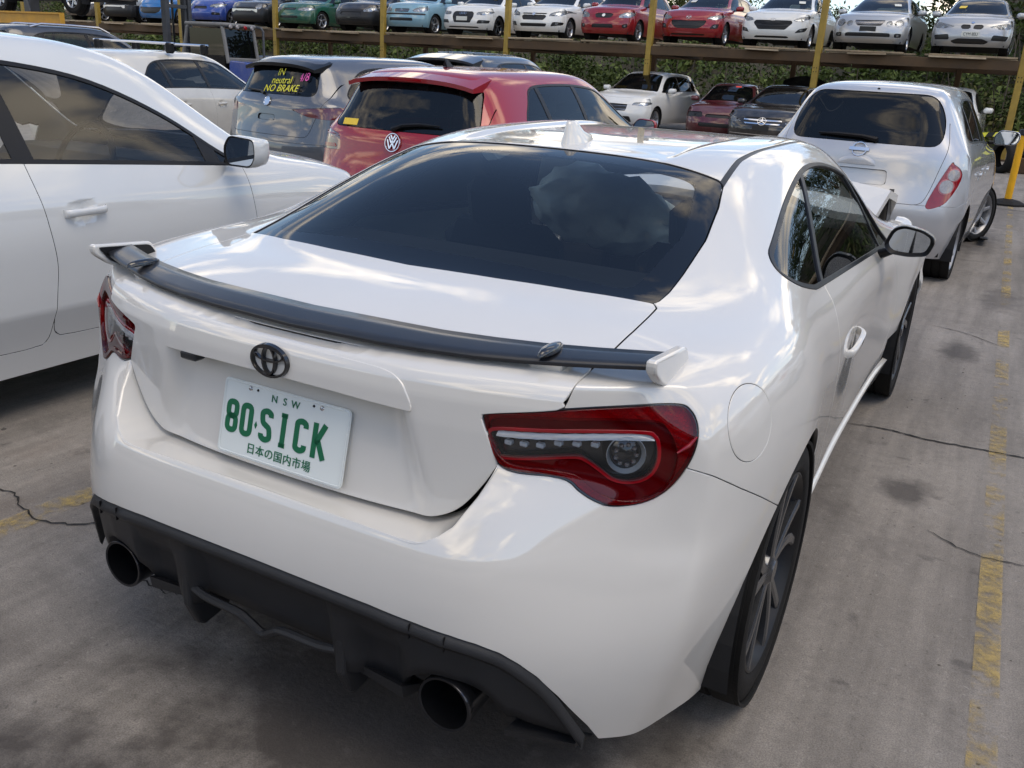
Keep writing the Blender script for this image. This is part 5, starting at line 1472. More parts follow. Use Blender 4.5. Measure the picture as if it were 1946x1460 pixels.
m = MB(); m.box((-.03, .0, -.06), (.12, .08, .035), None, .012); m.obj('mirror_foot', BLACKTRIM, mo)

# red hatchback
sp = dict(L=4.26, W=1.79, H=1.46, paint=GOLFRED, level=3, wb=2.63, ro=.78, tyre=.315, glass=CLRGL, rwglass=DARKGL, dlo=[(.74,1.03),(1.4,1.01),(2.1,.995),(2.86,.975),(2.76,1.035),(2.54,1.17),(2.28,1.30),(2.10,1.352),(1.7,1.378),(1.25,1.372),(.98,1.345),(.86,1.25)],
    rw=[(-.655,.985),(.655,.985),(.56,1.335),(-.56,1.335)], tailgate=[(-.62,.62),(.62,.62),(.70,.93),(.60,1.5),(-.60,1.5),(-.70,.93)],
    rear=[dict(name='tail_light', pair=True, poly=[(.53,.80),(.83,.79),(.90,.84),(.90,.945),(.72,.955),(.55,.92)], round=.03, mat=REDDK, off=-.004, deep=.6,
               subs=lamp_subs(([(.56,.905),(.86,.925),(.86,.940),(.56,.915)], REDLENS, 'light_bar', .006), ([(.58,.82),(.80,.81),(.80,.835),(.60,.845)], REDLENS, 'light_bar', .006), ([(.84,.80),(.87,.82),(.87,.93),(.84,.93)], REDPALE, 'light_bar', .006)))],
    emblems=[dict(kind='vw', x=0, z=.90, s=.068, rear=True, off=.008)], pillars=(1.10, 1.74), pillar_w=.028)
GO = gcar('red_hatchback', 'metallic red hatchback seen from behind past the white coupe roof', (-2.77, 4.17, 0), rad(-.6), sp)
wiper(GO, sp, [(-.02,.985),(.05,1.02),(.2,1.035),(.36,1.035)], .013)
ro_ = roof_spoiler(GO, sp, .56, .20, 1.375, .50, 1.448, GOLFRED)
m = MB(); m.box((0, .204*1.03, 1.357*.945), (.30, .01, .02), None, .004); m.obj('brake_light', REDLENS, ro_)
p, n_ = on_top(sp, 0, .78); m = MB(); m.add([(0-.02, -.05, 0), (.02, -.05, 0), (.012, .06, 0), (-.012, .06, 0), (0, -.055, .055), (0, -.03, .06)], [(0,1,5,4),(1,2,5),(2,3,5),(3,0,4,5)]); o = m.obj('aerial', BLACKTRIM, GO); o.location = p
p, n_ = on_end(sp, -.46, 1.02); m = MB(); m.box((0,0,0), (.13, .004, .05), Matrix.Rotation(rad(-28), 3, 'X')); o = m.obj('sticker', pmat('yellow_note', (.72, .50, .05), .6), GO); o.location = p+n_*.004

# grey hatchback with writing on the glass
sp = dict(L=4.11, W=1.80, H=1.50, paint=MGGREY, level=3, wb=2.57, ro=.72, tyre=.315, glass=CLRGL, rwglass=DARKGL, rear_z=1.0,
    rw=[(-.60,1.06),(.60,1.06),(.53,1.335),(-.53,1.335)], tailgate=[(-.60,.66),(.60,.66),(.72,1.0),(.60,1.5),(-.60,1.5),(-.72,1.0)],
    rear=[dict(name='tail_light', pair=True, poly=[(.36,.925),(.66,.955),(.90,.975),(.90,.90),(.80,.845),(.58,.865)], round=.02, mat=pmat('smoked_red', (.10, .004, .008), .12, coat=1.), off=-.003, deep=.6),
          dict(name='rear_diffuser', poly=[(-.62,.22),(.62,.22),(.60,.42),(.45,.47),(-.45,.47),(-.60,.42)], round=.03, mat=PLASTIC, off=-.006),
          dict(name='plate_recess', poly=[(-.14,.80),(.14,.80),(.13,.86),(-.13,.86)], round=.02, mat=MGGREY, off=-.012)],
    emblems=[dict(kind='disc', x=0, z=.985, s=.05, rear=True)], pillars=(.98, 1.74))
MG = gcar('grey_hatchback', 'dark grey hatchback with yellow handwriting on its rear window', (-5.60, 5.86, 0), rad(-9), sp)
roof_spoiler(MG, sp, .555, .20, 1.372, .50, 1.445, BLACKTRIM)
wiper(MG, sp, [(-.08,1.05),(-.16,1.075),(-.42,1.08)], .012)
def scrawl(s, x, z, size, mat, rot=0.):
    p, n_ = on_end(sp, x, z); o = lettering(MG, s, size, p+n_*.004, mat, 'handwriting', 1.05, .15, bold=.0)
    n2 = Vector((0, n_.y, n_.z)); o.rotation_euler = (math.atan2(n2.z, -n2.y)*-1, rot, 0)
scrawl('IN', .06, 1.27, .105, YINK, -.08); scrawl('neutral', .10, 1.195, .105, YINK, -.04); scrawl('NO BRAKE', .12, 1.12, .105, YINK, -.04); scrawl('4/8', .40, 1.235, .12, PINK, -.1)

# silver hatchback ahead of the coupe
sp = dict(L=3.72, W=1.66, H=1.54, paint=MICSILV, level=3, wb=2.43, ro=.60, tyre=.29, glass=DARKGL, steer=rad(-24), rbow=1.25, rear_z=.98, bumper_z=.60,
    rw=[(-.615,1.02),(.615,1.02),(.60,1.22),(.49,1.385),(-.49,1.385),(-.60,1.22)], rw_r=.12, tailgate=[(-.56,.60),(.56,.60),(.60,.72),(.66,.98),(.66,1.05),(.54,1.5),(-.54,1.5),(-.66,1.05),(-.66,.98),(-.60,.72)],
    rear=[dict(name='tail_light', pair=True, poly=[(.59,.60),(.70,.605),(.765,.69),(.80,.80),(.785,.865),(.735,.905),(.70,.90)], smooth=True, mat=REDLENS, off=-.002, deep=.6,
               subs=[dict(poly=circ(.742,.83,.05), mat=LAMPRING, name='lamp_ring', off=.003), dict(poly=circ(.742,.83,.041), mat=LENSW, name='bulb_lens', off=.006), dict(poly=circ(.708,.745,.058), mat=LAMPRING, name='lamp_ring', off=.003), dict(poly=circ(.708,.745,.049), mat=LENSW, name='bulb_lens', off=.006)]),
          dict(name='plate_recess', poly=[(-.26,.72),(.26,.72),(.25,.83),(-.25,.83)], round=.03, mat=MICSILV, off=-.02)],
    emblems=[dict(kind='bar', x=0, z=.965, s=.072, rear=True, off=.008)], pillars=(.98, 1.66), pillar_w=.02, dlo_mat=BLACKTRIM,
    dlo=[(.66,1.06),(1.4,1.03),(2.1,1.005),(2.80,.975),(2.70,1.045),(2.48,1.18),(2.24,1.30),(2.06,1.345),(1.66,1.37),(1.2,1.365),(.92,1.33),(.76,1.22)],
    alloy=pmat('plastic_wheel_trim', (.30, .30, .31), .35, metal=.5), spokes=7, rimr=.72, mirror_yz=(2.62, 1.04))
MI = gcar('silver_hatchback', 'rounded silver hatchback parked ahead of the white coupe on the right', (.10, 6.20, 0), rad(-2.3), sp)
wiper(MI, sp, [(.12,1.035),(0,1.055),(-.2,1.06),(-.36,1.055)], .014)
p, n_ = on_end(sp, 0, .86); m = MB(); m.lathe([(-.03, .002), (-.026, .09), (-.012, .13), (0, .14)], 24, 'y'); m.V = [(v[0], v[1]*.35, max(v[2]*.5, 0)) for v in m.V]; o = m.obj('tailgate_handle', MICSILV, MI, True); o.location = p
p, n_ = on_end(sp, .02, 1.405); m = MB(); m.lathe([(-.004, .0004), (-.003, .01), (0, .012)], 10, 'y'); o = m.obj('washer_nozzle', BLACKTRIM, MI); o.location = p
m = MB(); V = []
for i in range(9):
    t = i/8; a = rad(-70+80*t)
    for w_ in (-.06, .06): V.append((.80+.05*t+w_*.6, 3.0+.05-.55*t+.1, .02+.015*math.sin(3*t)+.05*t*t+abs(w_)*.1))
m.add(V, [(2*i, 2*i+1, 2*i+3, 2*i+2) for i in range(8)]); V2 = MB(); V2.add(V, m.F); V2.add([(v[0], v[1], v[2]-.012) for v in V], m.F); ob = V2.obj('hanging_arch_liner', PLASTIC, MI)

# champagne hatch with roof bars
sp = dict(L=4.22, W=1.76, H=1.44, paint=CREAM, level=3, wb=2.6, ro=.78, tyre=.315, glass=CLRGL, wheels=((1, 0), (1, 1)), pillars=(.98, 1.74), mirror_sides=(1,))
CH = gcar('champagne_hatchback', 'dusty champagne hatchback with silver roof bars behind the white car', (-8.78, 5.95, 0), rad(11), sp)
for y in (1.25, 1.95):
    m = MB(); m.tube([(-.62, y, 1.465), (.62, y, 1.465)], .014, 8); bar = m.obj('roof_bar', CHROME, CH, True)
    for sx in (-1, 1):
        m = MB(); m.box((sx*.55, y, 1.41), (.09, .10, .13), None, .02); m.obj('bar_foot', BLACKTRIM, bar)
# dark estates further back
sp = dict(L=4.65, W=1.86, H=1.80, paint=SUVBLK, level=3, wb=2.7, ro=.85, tyre=.35, glass=CLRGL, wheels=((1, 0), (1, 1)), mirror_sides=(1,))
SV = gcar('dark_suv', 'dark blue-grey four-wheel drive with silver roof rails at the upper left', (-16.4, 9.6, 0), rad(-8), sp)
for sx in (-1, 1):
    P = [on_top(sp, sx*.50, y)[0]+Vector((0, 0, .05 if 0 < i < 4 else .0)) for i, y in enumerate((.75, .95, 1.5, 2.0, 2.2))]
    m = MB(); m.tube(P, .022, 8); m.obj('roof_rail', CHROME2, SV, True)
sp = dict(L=4.6, W=1.85, H=1.66, paint=SUVBLK, level=3, wb=2.7, ro=.85, tyre=.35, glass=CLRGL, wheels=((1, 0), (1, 1)), mirror_sides=(1,))
SD = gcar('dark_wagon', 'dark blue-grey wagon with ribbed roof behind the red hatchback', (-6.3, 9.9, 0), rad(3), sp)
roof_spoiler(SD, sp, .58, .14, 1.385, .48, 1.447, SUVBLK)
for x in (-.30, -.12, .12, .30):
    P = [on_top(sp, x, y)[0]+Vector((0, 0, .004)) for y in (.7, 1.2, 1.7, 2.0)]; m = MB(); m.tube(P, .012, 6); m.obj('roof_rib', SUVBLK, SD, True)
sp = dict(L=4.2, W=1.75, H=1.45, paint=paint('back_grey', (.05, .055, .06), .2, .35, .2), level=2, wb=2.55, ro=.8, glass=DARKGL, cabin=False, wheels=((1, 0), (1, 1)), mirror_sides=(1,))
gcar('dark_hatchback', 'low dark hatchback standing under the rack behind the forklift', (-20.6, 20.5, 0), rad(-62), sp)
# ------------------------------------------------------------------ storage rack with cars
YEL = pmat('weathered_yellow_steel', (.30, .20, .035), .6, noise=.45, nscale=5, bump=.2, bscale=60)
BRN = pmat('rusty_brown_steel', (.075, .045, .022), .8, noise=.5, nscale=4, bump=.3, bscale=40)
TIMB = pmat('grey_timber', (.26, .20, .13), .85, noise=.5, nscale=7, bump=.4, bscale=50)
TIMB2 = pmat('pale_timber', (.40, .32, .22), .85, noise=.4, nscale=9, bump=.4, bscale=50)
RY, DZ = 22.7, 2.24
PX = [-38.7, -34.3, -29.9, -25.5, -21.1, -16.7, -12.3, -7.95, -3.57, .88, 5.3]
def rack():
    r = empty('storage_rack', (-12, RY, 0))
    tag(r, 'long two-level yellow and brown steel rack with timber decking holding cars', 'rack')
    m0 = lambda p: (p[0]+12, p[1]-RY, p[2])
    for i, x in enumerate(PX):
        m = MB(); m.box(m0((x, RY, 2.35)), (.15, .15, 4.7), None, .012); o = m.obj('front_post', YEL, r)
        m = MB(); m.box(m0((x, RY, .02)), (.45, .4, .04), None, .008); m.obj('base_plate', BRN, o)
        for k in range(4):
            m = MB(); m.lathe([(-.081, .0005), (-.081, .014)], 8, 'y', m0((x-.03+.06*(k % 2), RY, 1.72+.09*(k//2)))); m.obj('bolt_hole', BLACKTRIM, o)
        m = MB(); m.box(m0((x-1.55, RY+4.6, 2.3)), (.14, .14, 4.6), None, .012); m.obj('back_post', BRN, r)
        m = MB(); m.box(m0((x, RY+2.3, DZ-.20)), (.12, 4.6, .18), None, .008); m.obj('cross_beam', BRN, r)
        if i < len(PX)-1:
            w = PX[i+1]-x
            m = MB(); m.box(m0((x+w/2, RY-.02, DZ-.19)), (w-.16, .11, .22), None, .008); m.obj('front_beam', BRN, r)
            m = MB(); m.box(m0((x+w/2, RY+4.6, DZ-.19)), (w-.16, .11, .22), None, .008); m.obj('back_beam', BRN, r)
            for q in (.28, .72):
                m = MB(); m.box(m0((x+w*q, RY+2.2, DZ-.13)), (.09, 4.5, .12), None, .006); m.obj('joist', BRN, r)
            # deck planks: two loose stacks in each bay, edge on
            for h in (0, 1):
                x0 = x+.10+h*w*.5; ww = w*.5-.2
                for k in range(7):
                    a = RY-.12+k*.62; jx = random.uniform(-.08, .08); sh = random.uniform(.85, 1.)
                    m = MB(); m.box(m0((x0+ww/2+jx, a+.13, DZ-.02+random.uniform(-.008, .008))), (ww*sh, .26, .04), Matrix.Rotation(random.uniform(-.012, .012), 3, 'Y') @ Matrix.Rotation(random.uniform(-.02, .02), 3, 'Z'), .004)
                    m.obj('plank', random.choice((TIMB, TIMB, TIMB2)), r)
                if random.random() < .75:
                    m = MB(); m.box(m0((x0+ww*random.uniform(.3, .6), RY-.13, DZ-.065)), (ww*random.uniform(.35, .6), .2, .035), Matrix.Rotation(random.uniform(-.02, .02), 3, 'Y'), .004); m.obj('plank', random.choice((TIMB, TIMB2)), r)
    return r
RACK = rack()
def RP(n, c, metal=.15, rough=.36, dirt=.22): return paint(n, c, metal, rough, dirt)
cW = RP('rack_white', (.66, .66, .64), 0.); cR = RP('rack_red', (.24, .006, .010), .1, .36, .1); cS = RP('rack_silver', (.42, .43, .44), .5)
cLB = RP('rack_light_blue', (.19, .34, .42)); cB = RP('rack_blue', (.012, .05, .28)); cB2 = RP('rack_bright_blue', (.01, .13, .36)); cG = RP('rack_green', (.008, .085, .05)); cK = RP('rack_black', (.012, .012, .014)); cM = RP('rack_maroon', (.085, .008, .014)); cBr = RP('rack_bronze', (.10, .085, .075), .3)
YNOTE = pmat('yellow_paper', (.65, .48, .08), .7); PLW = pmat('plate_pale', (.6, .6, .55), .5, noise=.1); PLK = pmat('plate_black', (.02, .02, .02), .5)
def hl(poly, **k):
    c = np.mean(poly, axis=0)
    return dict(name='headlight', pair=True, poly=poly, round=k.pop('r', .03), mat=CHROME2, off=-.03, cover=HEADGL, rim=CHROME2,
                subs=[dict(poly=[(c[0]+.06*math.cos(t), c[1]+.055*math.sin(t)) for t in np.linspace(0, 2*math.pi, 12, endpoint=False)], mat=CHROME, name='reflector', off=.012),
                      dict(poly=[(c[0]+.03*math.cos(t), c[1]+.028*math.sin(t)) for t in np.linspace(0, 2*math.pi, 10, endpoint=False)], mat=HEADGL, name='bulb', off=.018)], **k)
def gr(poly, **k): return dict(name='grille', poly=poly, round=k.pop('r', .03), mat=GRILLE, off=-.015, slat_w=k.pop('slat_w', .007), **k)
def fog(poly, **k): return dict(name='fog_recess', pair=True, poly=poly, round=.025, mat=GRILLE, off=-.015, subs=[dict(poly=[(np.mean(poly, axis=0)[0]+.035*math.cos(t), np.mean(poly, axis=0)[1]+.03*math.sin(t)) for t in np.linspace(0, 2*math.pi, 10, endpoint=False)], mat=HEADGL, name='fog_light', off=.012)], **k)
SW = [(.44,.63),(.70,.61),(.83,.68),(.86,.77),(.70,.755),(.50,.70)]
def low(w=.5, z0=.26, z1=.36): return gr([(-w,z0),(w,z0),(w*.92,z1),(-w*.92,z1)])
def circ(x, z, r): return [(x+r*math.cos(t), z+r*math.sin(t)) for t in np.linspace(0, 2*math.pi, 14, endpoint=False)]
RC = [ # x of nose, label, spec
 (-.33, 'silver hatchback with two kidney-shaped grilles, rightmost car on the rack', dict(L=4.32, W=1.765, H=1.42, paint=cS, plates=[dict(z=.475, mat=PLW, text='CYM 80U')], emblems=[dict(kind='roundel', x=0, z=.745, s=.04)],
   front=[dict(name='kidney_grille', pair=True, poly=[(.025,.60),(.20,.59),(.25,.65),(.22,.705),(.04,.70)], round=.03, mat=GRILLE, off=-.015, rim=CHROME), hl([(.36,.655),(.60,.60),(.80,.62),(.85,.73),(.72,.755)]), dict(name='intake', pair=True, poly=[(.44,.34),(.76,.34),(.80,.45),(.48,.47)], round=.02, mat=GRILLE, off=-.015), gr([(-.32,.25),(.32,.25),(.42,.31),(.26,.375),(-.26,.375),(-.42,.31)])])),
 (-2.48, 'silver saloon with twin round headlights and chrome grille on the rack', dict(L=4.8, W=1.82, H=1.45, paint=cS, plates=[dict(z=.52, mat=PLK)],
   front=[gr([(-.27,.595),(.27,.595),(.36,.735),(-.36,.735)], rim=CHROME, slats=(.62,.65,.68,.71)), dict(name='headlight', pair=True, poly=circ(.66,.67,.095), mat=CHROME2, off=-.03, cover=HEADGL, rim=CHROME2), dict(name='headlight', pair=True, poly=circ(.45,.655,.07), mat=CHROME2, off=-.03, cover=HEADGL, rim=CHROME2), gr([(-.52,.34),(.52,.34),(.50,.43),(-.50,.43)], slats=(.385,)), fog([(.60,.33),(.74,.34),(.74,.43),(.60,.43)])])),
 (-4.78, 'white hatchback with six-sided grille between the red and silver rack cars', dict(L=4.3, W=1.78, H=1.47, paint=cW, emblems=[dict(kind='h', x=0, z=.675, s=.07)],
   front=[hl([(.50,.655),(.70,.64),(.83,.72),(.87,.80),(.70,.765),(.55,.72)]), gr([(-.46,.665),(.46,.665),(.50,.60),(.34,.43),(-.34,.43),(-.50,.60)], slats=(.48,.52,.56,.60,.64), slat_mat=BLACKTRIM, slat_w=.012), fog([(.58,.36),(.80,.40),(.84,.51),(.66,.46)]), low(.45, .23, .28)])),
 (-6.98, 'bright red hatchback with smiling black grille on the rack', dict(L=4.46, W=1.755, H=1.46, paint=cR, emblems=[dict(kind='wing', x=0, z=.69, s=.065)],
   front=[hl([(.47,.66),(.70,.63),(.83,.69),(.87,.78),(.70,.765),(.54,.72)]), gr([(-.50,.62),(0,.605),(.50,.62),(.46,.50),(.30,.40),(-.30,.40),(-.46,.50)], r=.05, slats=(.47,.53,.58), slat_mat=BLACKTRIM), fog([(.60,.40),(.78,.42),(.80,.54),(.66,.52)]), low(.5, .23, .27)])),
 (-9.33, 'deep red small hatchback with chrome-edged oval grille on the rack', dict(L=3.9, W=1.68, H=1.5, paint=cR, emblems=[dict(kind='roundel', x=0, z=.67, s=.05)],
   front=[hl([(.46,.61),(.78,.62),(.85,.70),(.84,.78),(.62,.76),(.48,.69)]), gr([(-.24,.60),(.24,.60),(.30,.70),(.22,.73),(-.22,.73),(-.30,.70)], rim=CHROME), gr([(-.36,.34),(.36,.34),(.32,.44),(-.32,.44)]), fog([(.60,.34),(.74,.36),(.74,.46),(.60,.44)])])),
 (-11.52, 'white sedan with split black grille left of the red small hatchback', dict(L=4.6, W=1.79, H=1.48, paint=cW, emblems=[dict(kind='roundel', x=0, z=.665, s=.05)],
   front=[hl([(.46,.61),(.78,.63),(.86,.72),(.86,.80),(.66,.76),(.50,.70)]), gr([(-.38,.665),(.38,.665),(.40,.70),(-.40,.70)], rim=CHROME), gr([(-.33,.50),(.33,.50),(.40,.60),(.36,.645),(-.36,.645),(-.40,.60)], rim=CHROME), gr([(-.40,.32),(.40,.32),(.44,.41),(-.44,.41)]), fog([(.54,.33),(.82,.38),(.84,.46),(.60,.46)])])),
 (-13.98, 'white hatchback with tall black grille and four-ring badge on the rack', dict(L=4.25, W=1.785, H=1.43, paint=cW, alloy=GLOSSBLK, plates=[dict(z=.50, mat=PLW)], emblems=[dict(kind='rings', x=0, z=.655, s=.12)],
   front=[hl([(.44,.62),(.66,.615),(.82,.67),(.86,.75),(.62,.73),(.44,.70)]), gr([(-.28,.38),(.28,.38),(.36,.56),(.36,.66),(.30,.72),(-.30,.72),(-.36,.66),(-.36,.56)], rim=CHROME2, slats=(.42,.46,.54,.58,.62), slat_mat=BLACKTRIM), fog([(.48,.36),(.80,.38),(.82,.47),(.52,.47)]), low(.55, .23, .27)])),
 (-15.98, 'pale blue small hatchback with round-cornered lamps on the rack', dict(L=3.83, W=1.665, H=1.49, paint=cLB, emblems=[dict(kind='h', x=0, z=.68, s=.055)],
   front=[hl([(.42,.63),(.76,.62),(.84,.68),(.84,.79),(.60,.77),(.44,.71)], r=.05), gr([(-.28,.62),(.28,.62),(.31,.72),(-.31,.72)], rim=CHROME, slats=(.65,.68)), dict(name='rub_strip', poly=[(-.82,.535),(.82,.535),(.82,.59),(-.82,.59)], mat=PLASTIC, off=-.002), gr([(-.48,.36),(.48,.36),(.46,.45),(-.46,.45)])])),
 (-18.05, 'black hatchback with pink marks and missing bumper skin on the rack', dict(L=4.2, W=1.76, H=1.47, paint=cK, bumpers=True, bpaint=GRILLE,
   front=[hl([(.46,.61),(.72,.61),(.84,.70),(.86,.78),(.66,.75),(.50,.70)]), gr([(-.42,.50),(.42,.50),(.42,.60),(-.42,.60)]), dict(name='chrome_strip', poly=[(-.80,.40),(.80,.40),(.80,.42),(-.80,.42)], mat=CHROME, off=.004), low(.6, .24, .36)])),
 (-20.45, 'dark green older hatchback with slim headlights on the rack', dict(L=4.19, W=1.7, H=1.38, paint=cG,
   front=[hl([(.34,.63),(.70,.61),(.84,.66),(.85,.75),(.60,.75),(.38,.71)], r=.05), gr([(-.27,.64),(.27,.64),(.29,.71),(-.29,.71)], slats=(.675,)), gr([(-.42,.36),(.42,.36),(.40,.44),(-.40,.44)])])),
 (-22.65, 'stripped charcoal hatchback with bare silver crash beam on the rack', dict(L=3.7, W=1.68, H=1.41, paint=RP('rack_charcoal', (.03, .032, .034)), bpaint=GRILLE, beam=True,
   front=[dict(name='headlight', pair=True, poly=circ(.60,.72,.11), mat=CHROME2, off=-.03, cover=HEADGL, rim=CHROME2), gr([(-.36,.56),(.36,.56),(.40,.66),(-.40,.66)])])),
 (-24.5, 'royal blue hatchback with clear headlights half behind the forklift mast', dict(L=4.46, W=1.755, H=1.46, paint=cB,
   front=[hl([(.42,.63),(.70,.61),(.84,.67),(.86,.77),(.60,.75),(.44,.70)]), gr([(-.34,.56),(.34,.56),(.30,.66),(-.30,.66)]), fog([(.52,.36),(.78,.36),(.78,.45),(.54,.45)])])),
 (-27.3, 'bright blue hatchback with wide smiling grille at the left of the rack', dict(L=3.95, W=1.7, H=1.47, paint=cB2,
   front=[hl([(.50,.66),(.70,.64),(.83,.70),(.86,.78),(.70,.76),(.54,.72)]), gr([(-.58,.58),(0,.56),(.58,.58),(.52,.42),(.30,.34),(-.30,.34),(-.52,.42)], r=.05, rim=CHROME2)])),
 (-29.15, 'grey-white stripped hatchback with white crash beam on the rack', dict(L=3.9, W=1.7, H=1.47, paint=RP('rack_grey_white', (.42, .43, .42)), bpaint=GRILLE, beam=True, beam_mat=cW,
   front=[hl([(.46,.62),(.72,.61),(.84,.70),(.86,.78),(.66,.75),(.50,.70)]), gr([(-.42,.54),(.42,.54),(.42,.66),(-.42,.66)])])),
 (-31.3, 'black saloon with smashed nose at the far left of the rack', dict(L=4.5, W=1.78, H=1.42, paint=cK, bpaint=cBr,
   front=[hl([(.46,.62),(.72,.61),(.84,.70),(.86,.78),(.66,.75),(.50,.70)]), gr([(-.42,.40),(.42,.40),(.50,.56),(-.50,.56)], r=.06)])),
]
def crash_beam(root, sp, mat):
    m = MB(); L = sp['_dim'][3]; m.add([(x, L-.06-.10*abs(x)+dy, z) for x in (-.56, 0, .56) for dy in (-.04, .03) for z in (.47, .57)], [(0,1,3,2),(8,10,11,9)]+[(i*4+a, i*4+b, i*4+4+b, i*4+4+a) for i in (0, 1) for a, b in ((0,1),(1,3),(3,2),(2,0))])
    m.obj('crash_beam', mat, root)
for x, lab, sp in RC:
    sp.update(level=2, cabin=False, glass=DARKGL, wheels=((1, 1), (-1, 1)), sides=(1, -1), wheel_in=False, tyre=.30, wb=2.55, ro=sp['L']-2.55-.82)
    jit = random.uniform(-.05, .05)
    c = gcar('rack_car', lab, (x, RY-.02+random.uniform(-.04, .10)+sp['L']*K, DZ+.005), math.pi+random.uniform(-.02, .02), sp, 'cars on the storage rack')
    if random.random() < .7:
        q_, n_ = on_top(sp, random.choice((-.38, .36)), 2.72); m = MB(); m.box((0, 0, 0), (.16, .12, .004)); o_ = m.obj('windscreen_note', random.choice((PLW, YNOTE, PLW)), c); o_.location = q_+n_*.006; o_.rotation_euler = n_.to_track_quat('Z', 'Y').to_euler()
    if sp.get('beam'): crash_beam(c, sp, sp.get('beam_mat', CHROME2))
# cars standing on the ground under the rack
UC = [
 (-7.85, 20.9, 'white crossover with yellow windscreen sticker under the rack', dict(L=4.43, W=1.86, H=1.60, paint=cW, bottom=.22, tyre=.34,
   front=[hl([(.46,.66),(.80,.66),(.86,.71),(.84,.75),(.50,.73)]), gr([(-.34,.52),(.34,.52),(.36,.68),(-.36,.68)], slats=(.56,.6,.64)), low(.5, .26, .40)]), -.06),
 (-5.72, 20.6, 'maroon sedan with broken headlight under the rack', dict(L=4.5, W=1.72, H=1.41, paint=cM,
   front=[dict(name='headlight', pair=False, poly=[(-.84,.60),(-.48,.58),(-.40,.66),(-.52,.74),(-.82,.73)], round=.05, mat=CHROME2, off=-.02, cover=HEADGL, rim=CHROME2), gr([(.36,.60),(.84,.58),(.84,.72),(.42,.73)]), gr([(-.34,.60),(.30,.60),(.30,.68),(-.30,.68)]), gr([(-.44,.36),(.44,.36),(.46,.46),(-.46,.46)])]), .10),
 (-3.98, 19.7, 'black saloon with broad chrome grille and raised boot under the rack', dict(L=4.9, W=1.85, H=1.44, paint=cK, plates=[dict(z=.47, mat=PLK)], emblems=[dict(kind='star', x=0, z=.615, s=.10, off=.01)],
   front=[hl([(.46,.60),(.70,.57),(.83,.66),(.86,.74),(.64,.70)]), gr([(-.36,.53),(.36,.53),(.44,.62),(.40,.71),(-.40,.71),(-.44,.62)], r=.05, rim=CHROME, slats=(.575,.655), slat_mat=CHROME, slat_w=.014), dict(name='chrome_strip', poly=[(-.78,.30),(.78,.30),(.76,.325),(-.76,.325)], mat=CHROME, off=.004)]), .0),
 (-.52, 21.0, 'white van-like car half hidden behind the silver hatchback', dict(L=4.3, W=1.78, H=1.62, paint=cW, front=[hl(SW), low()]), .0)]
for x, y, lab, sp, rj in UC:
    sp.update(level=2, cabin=False, glass=DARKGL, wheels=((1, 1), (-1, 1)), wheel_in=False, wb=2.6, ro=sp['L']-2.6-.85)
    c = gcar('parked_car', lab, (x, y+sp['L']*K, 0), math.pi+rj, sp, 'cars on the ground under the rack')
    if 'raised boot' in lab:
        m = MB(); V = []
        for k in range(5):
            for j in range(9):
                u = -1+2*j/8; V.append((u*.62*(1-.12*k/4), .35+.10*k, 1.28-.14*u*u+.085*k))
        m.add(V, [(k*9+j, k*9+j+1, k*9+10+j, k*9+9+j) for k in range(4) for j in range(8)]); m.obj('raised_boot_lid', cK, c, True)
    if 'sticker' in lab:
        m = MB(); m.box((.42, 2.95, 1.10), (.30, .004, .10), Matrix.Rotation(rad(58), 3, 'X')); m.obj('sticker', pmat('yellow_sticker', (.7, .45, .03), .5), c)
    if 'maroon' in lab:
        m = MB(); m.box((-.2, 2.88, 1.27), (.14, .004, .05), Matrix.Rotation(rad(60), 3, 'X')); m.obj('sticker', pmat('red_sticker', (.7, .06, .03), .5), c)
# ------------------------------------------------------------------ overgrown bank and trees behind the rack
def leaf_mat(name, c0, c1):
    m = bpy.data.materials.new(name); m.use_nodes = True; nt = m.node_tree; b = nt.nodes['Principled BSDF']; N, L = nt.nodes, nt.links
    co = N.new('ShaderNodeTexCoord'); t = N.new('ShaderNodeTexNoise'); t.inputs['Scale'].default_value = 1.1; t.inputs['Detail'].default_value = 6
    L.new(co.outputs['Object'], t.inputs['Vector']); r = N.new('ShaderNodeValToRGB'); r.color_ramp.elements[0].position = .35; r.color_ramp.elements[1].position = .65
    r.color_ramp.elements[0].color = (*c0, 1); r.color_ramp.elements[1].color = (*c1, 1); L.new(t.outputs[0], r.inputs[0]); L.new(r.outputs[0], b.inputs['Base Color'])
    b.inputs['Roughness'].default_value = .65; b.inputs['Specular IOR Level'].default_value = .25
    return m
LEAFA = leaf_mat('bush_leaves', (.024, .040, .008), (.075, .105, .022))
LEAFB = leaf_mat('olive_leaves', (.050, .055, .014), (.12, .115, .035))
BARK = pmat('bark', (.10, .08, .06), .9, noise=.4, nscale=6, bump=.6, bscale=20)
def leaves(name, centres, radii, n, size, mat, parent=None):
    """many small leaf faces spread through clumps"""
    c = np.array(centres); rr = np.array(radii); k = RNG.integers(0, len(c), n)
    d = RNG.normal(size=(n, 3)); d /= np.linalg.norm(d, axis=1)[:, None]
    p = c[k]+d*(rr[k][:, None]*RNG.uniform(.55, 1.05, n)[:, None])*np.array([1, 1, .85])
    a = RNG.normal(size=(n, 3)); a /= np.linalg.norm(a, axis=1)[:, None]; b = np.cross(a, RNG.normal(size=(n, 3))); b /= np.linalg.norm(b, axis=1)[:, None]
    s = size*RNG.uniform(.6, 1.4, n)[:, None]
    V = np.stack([p-a*s, p+b*s*.45, p+a*s, p-b*s*.45], 1).reshape(-1, 3)
    F = (np.arange(n)[:, None]*4+np.arange(4)).tolist()
    return mesh(name, V, F, mat, parent)
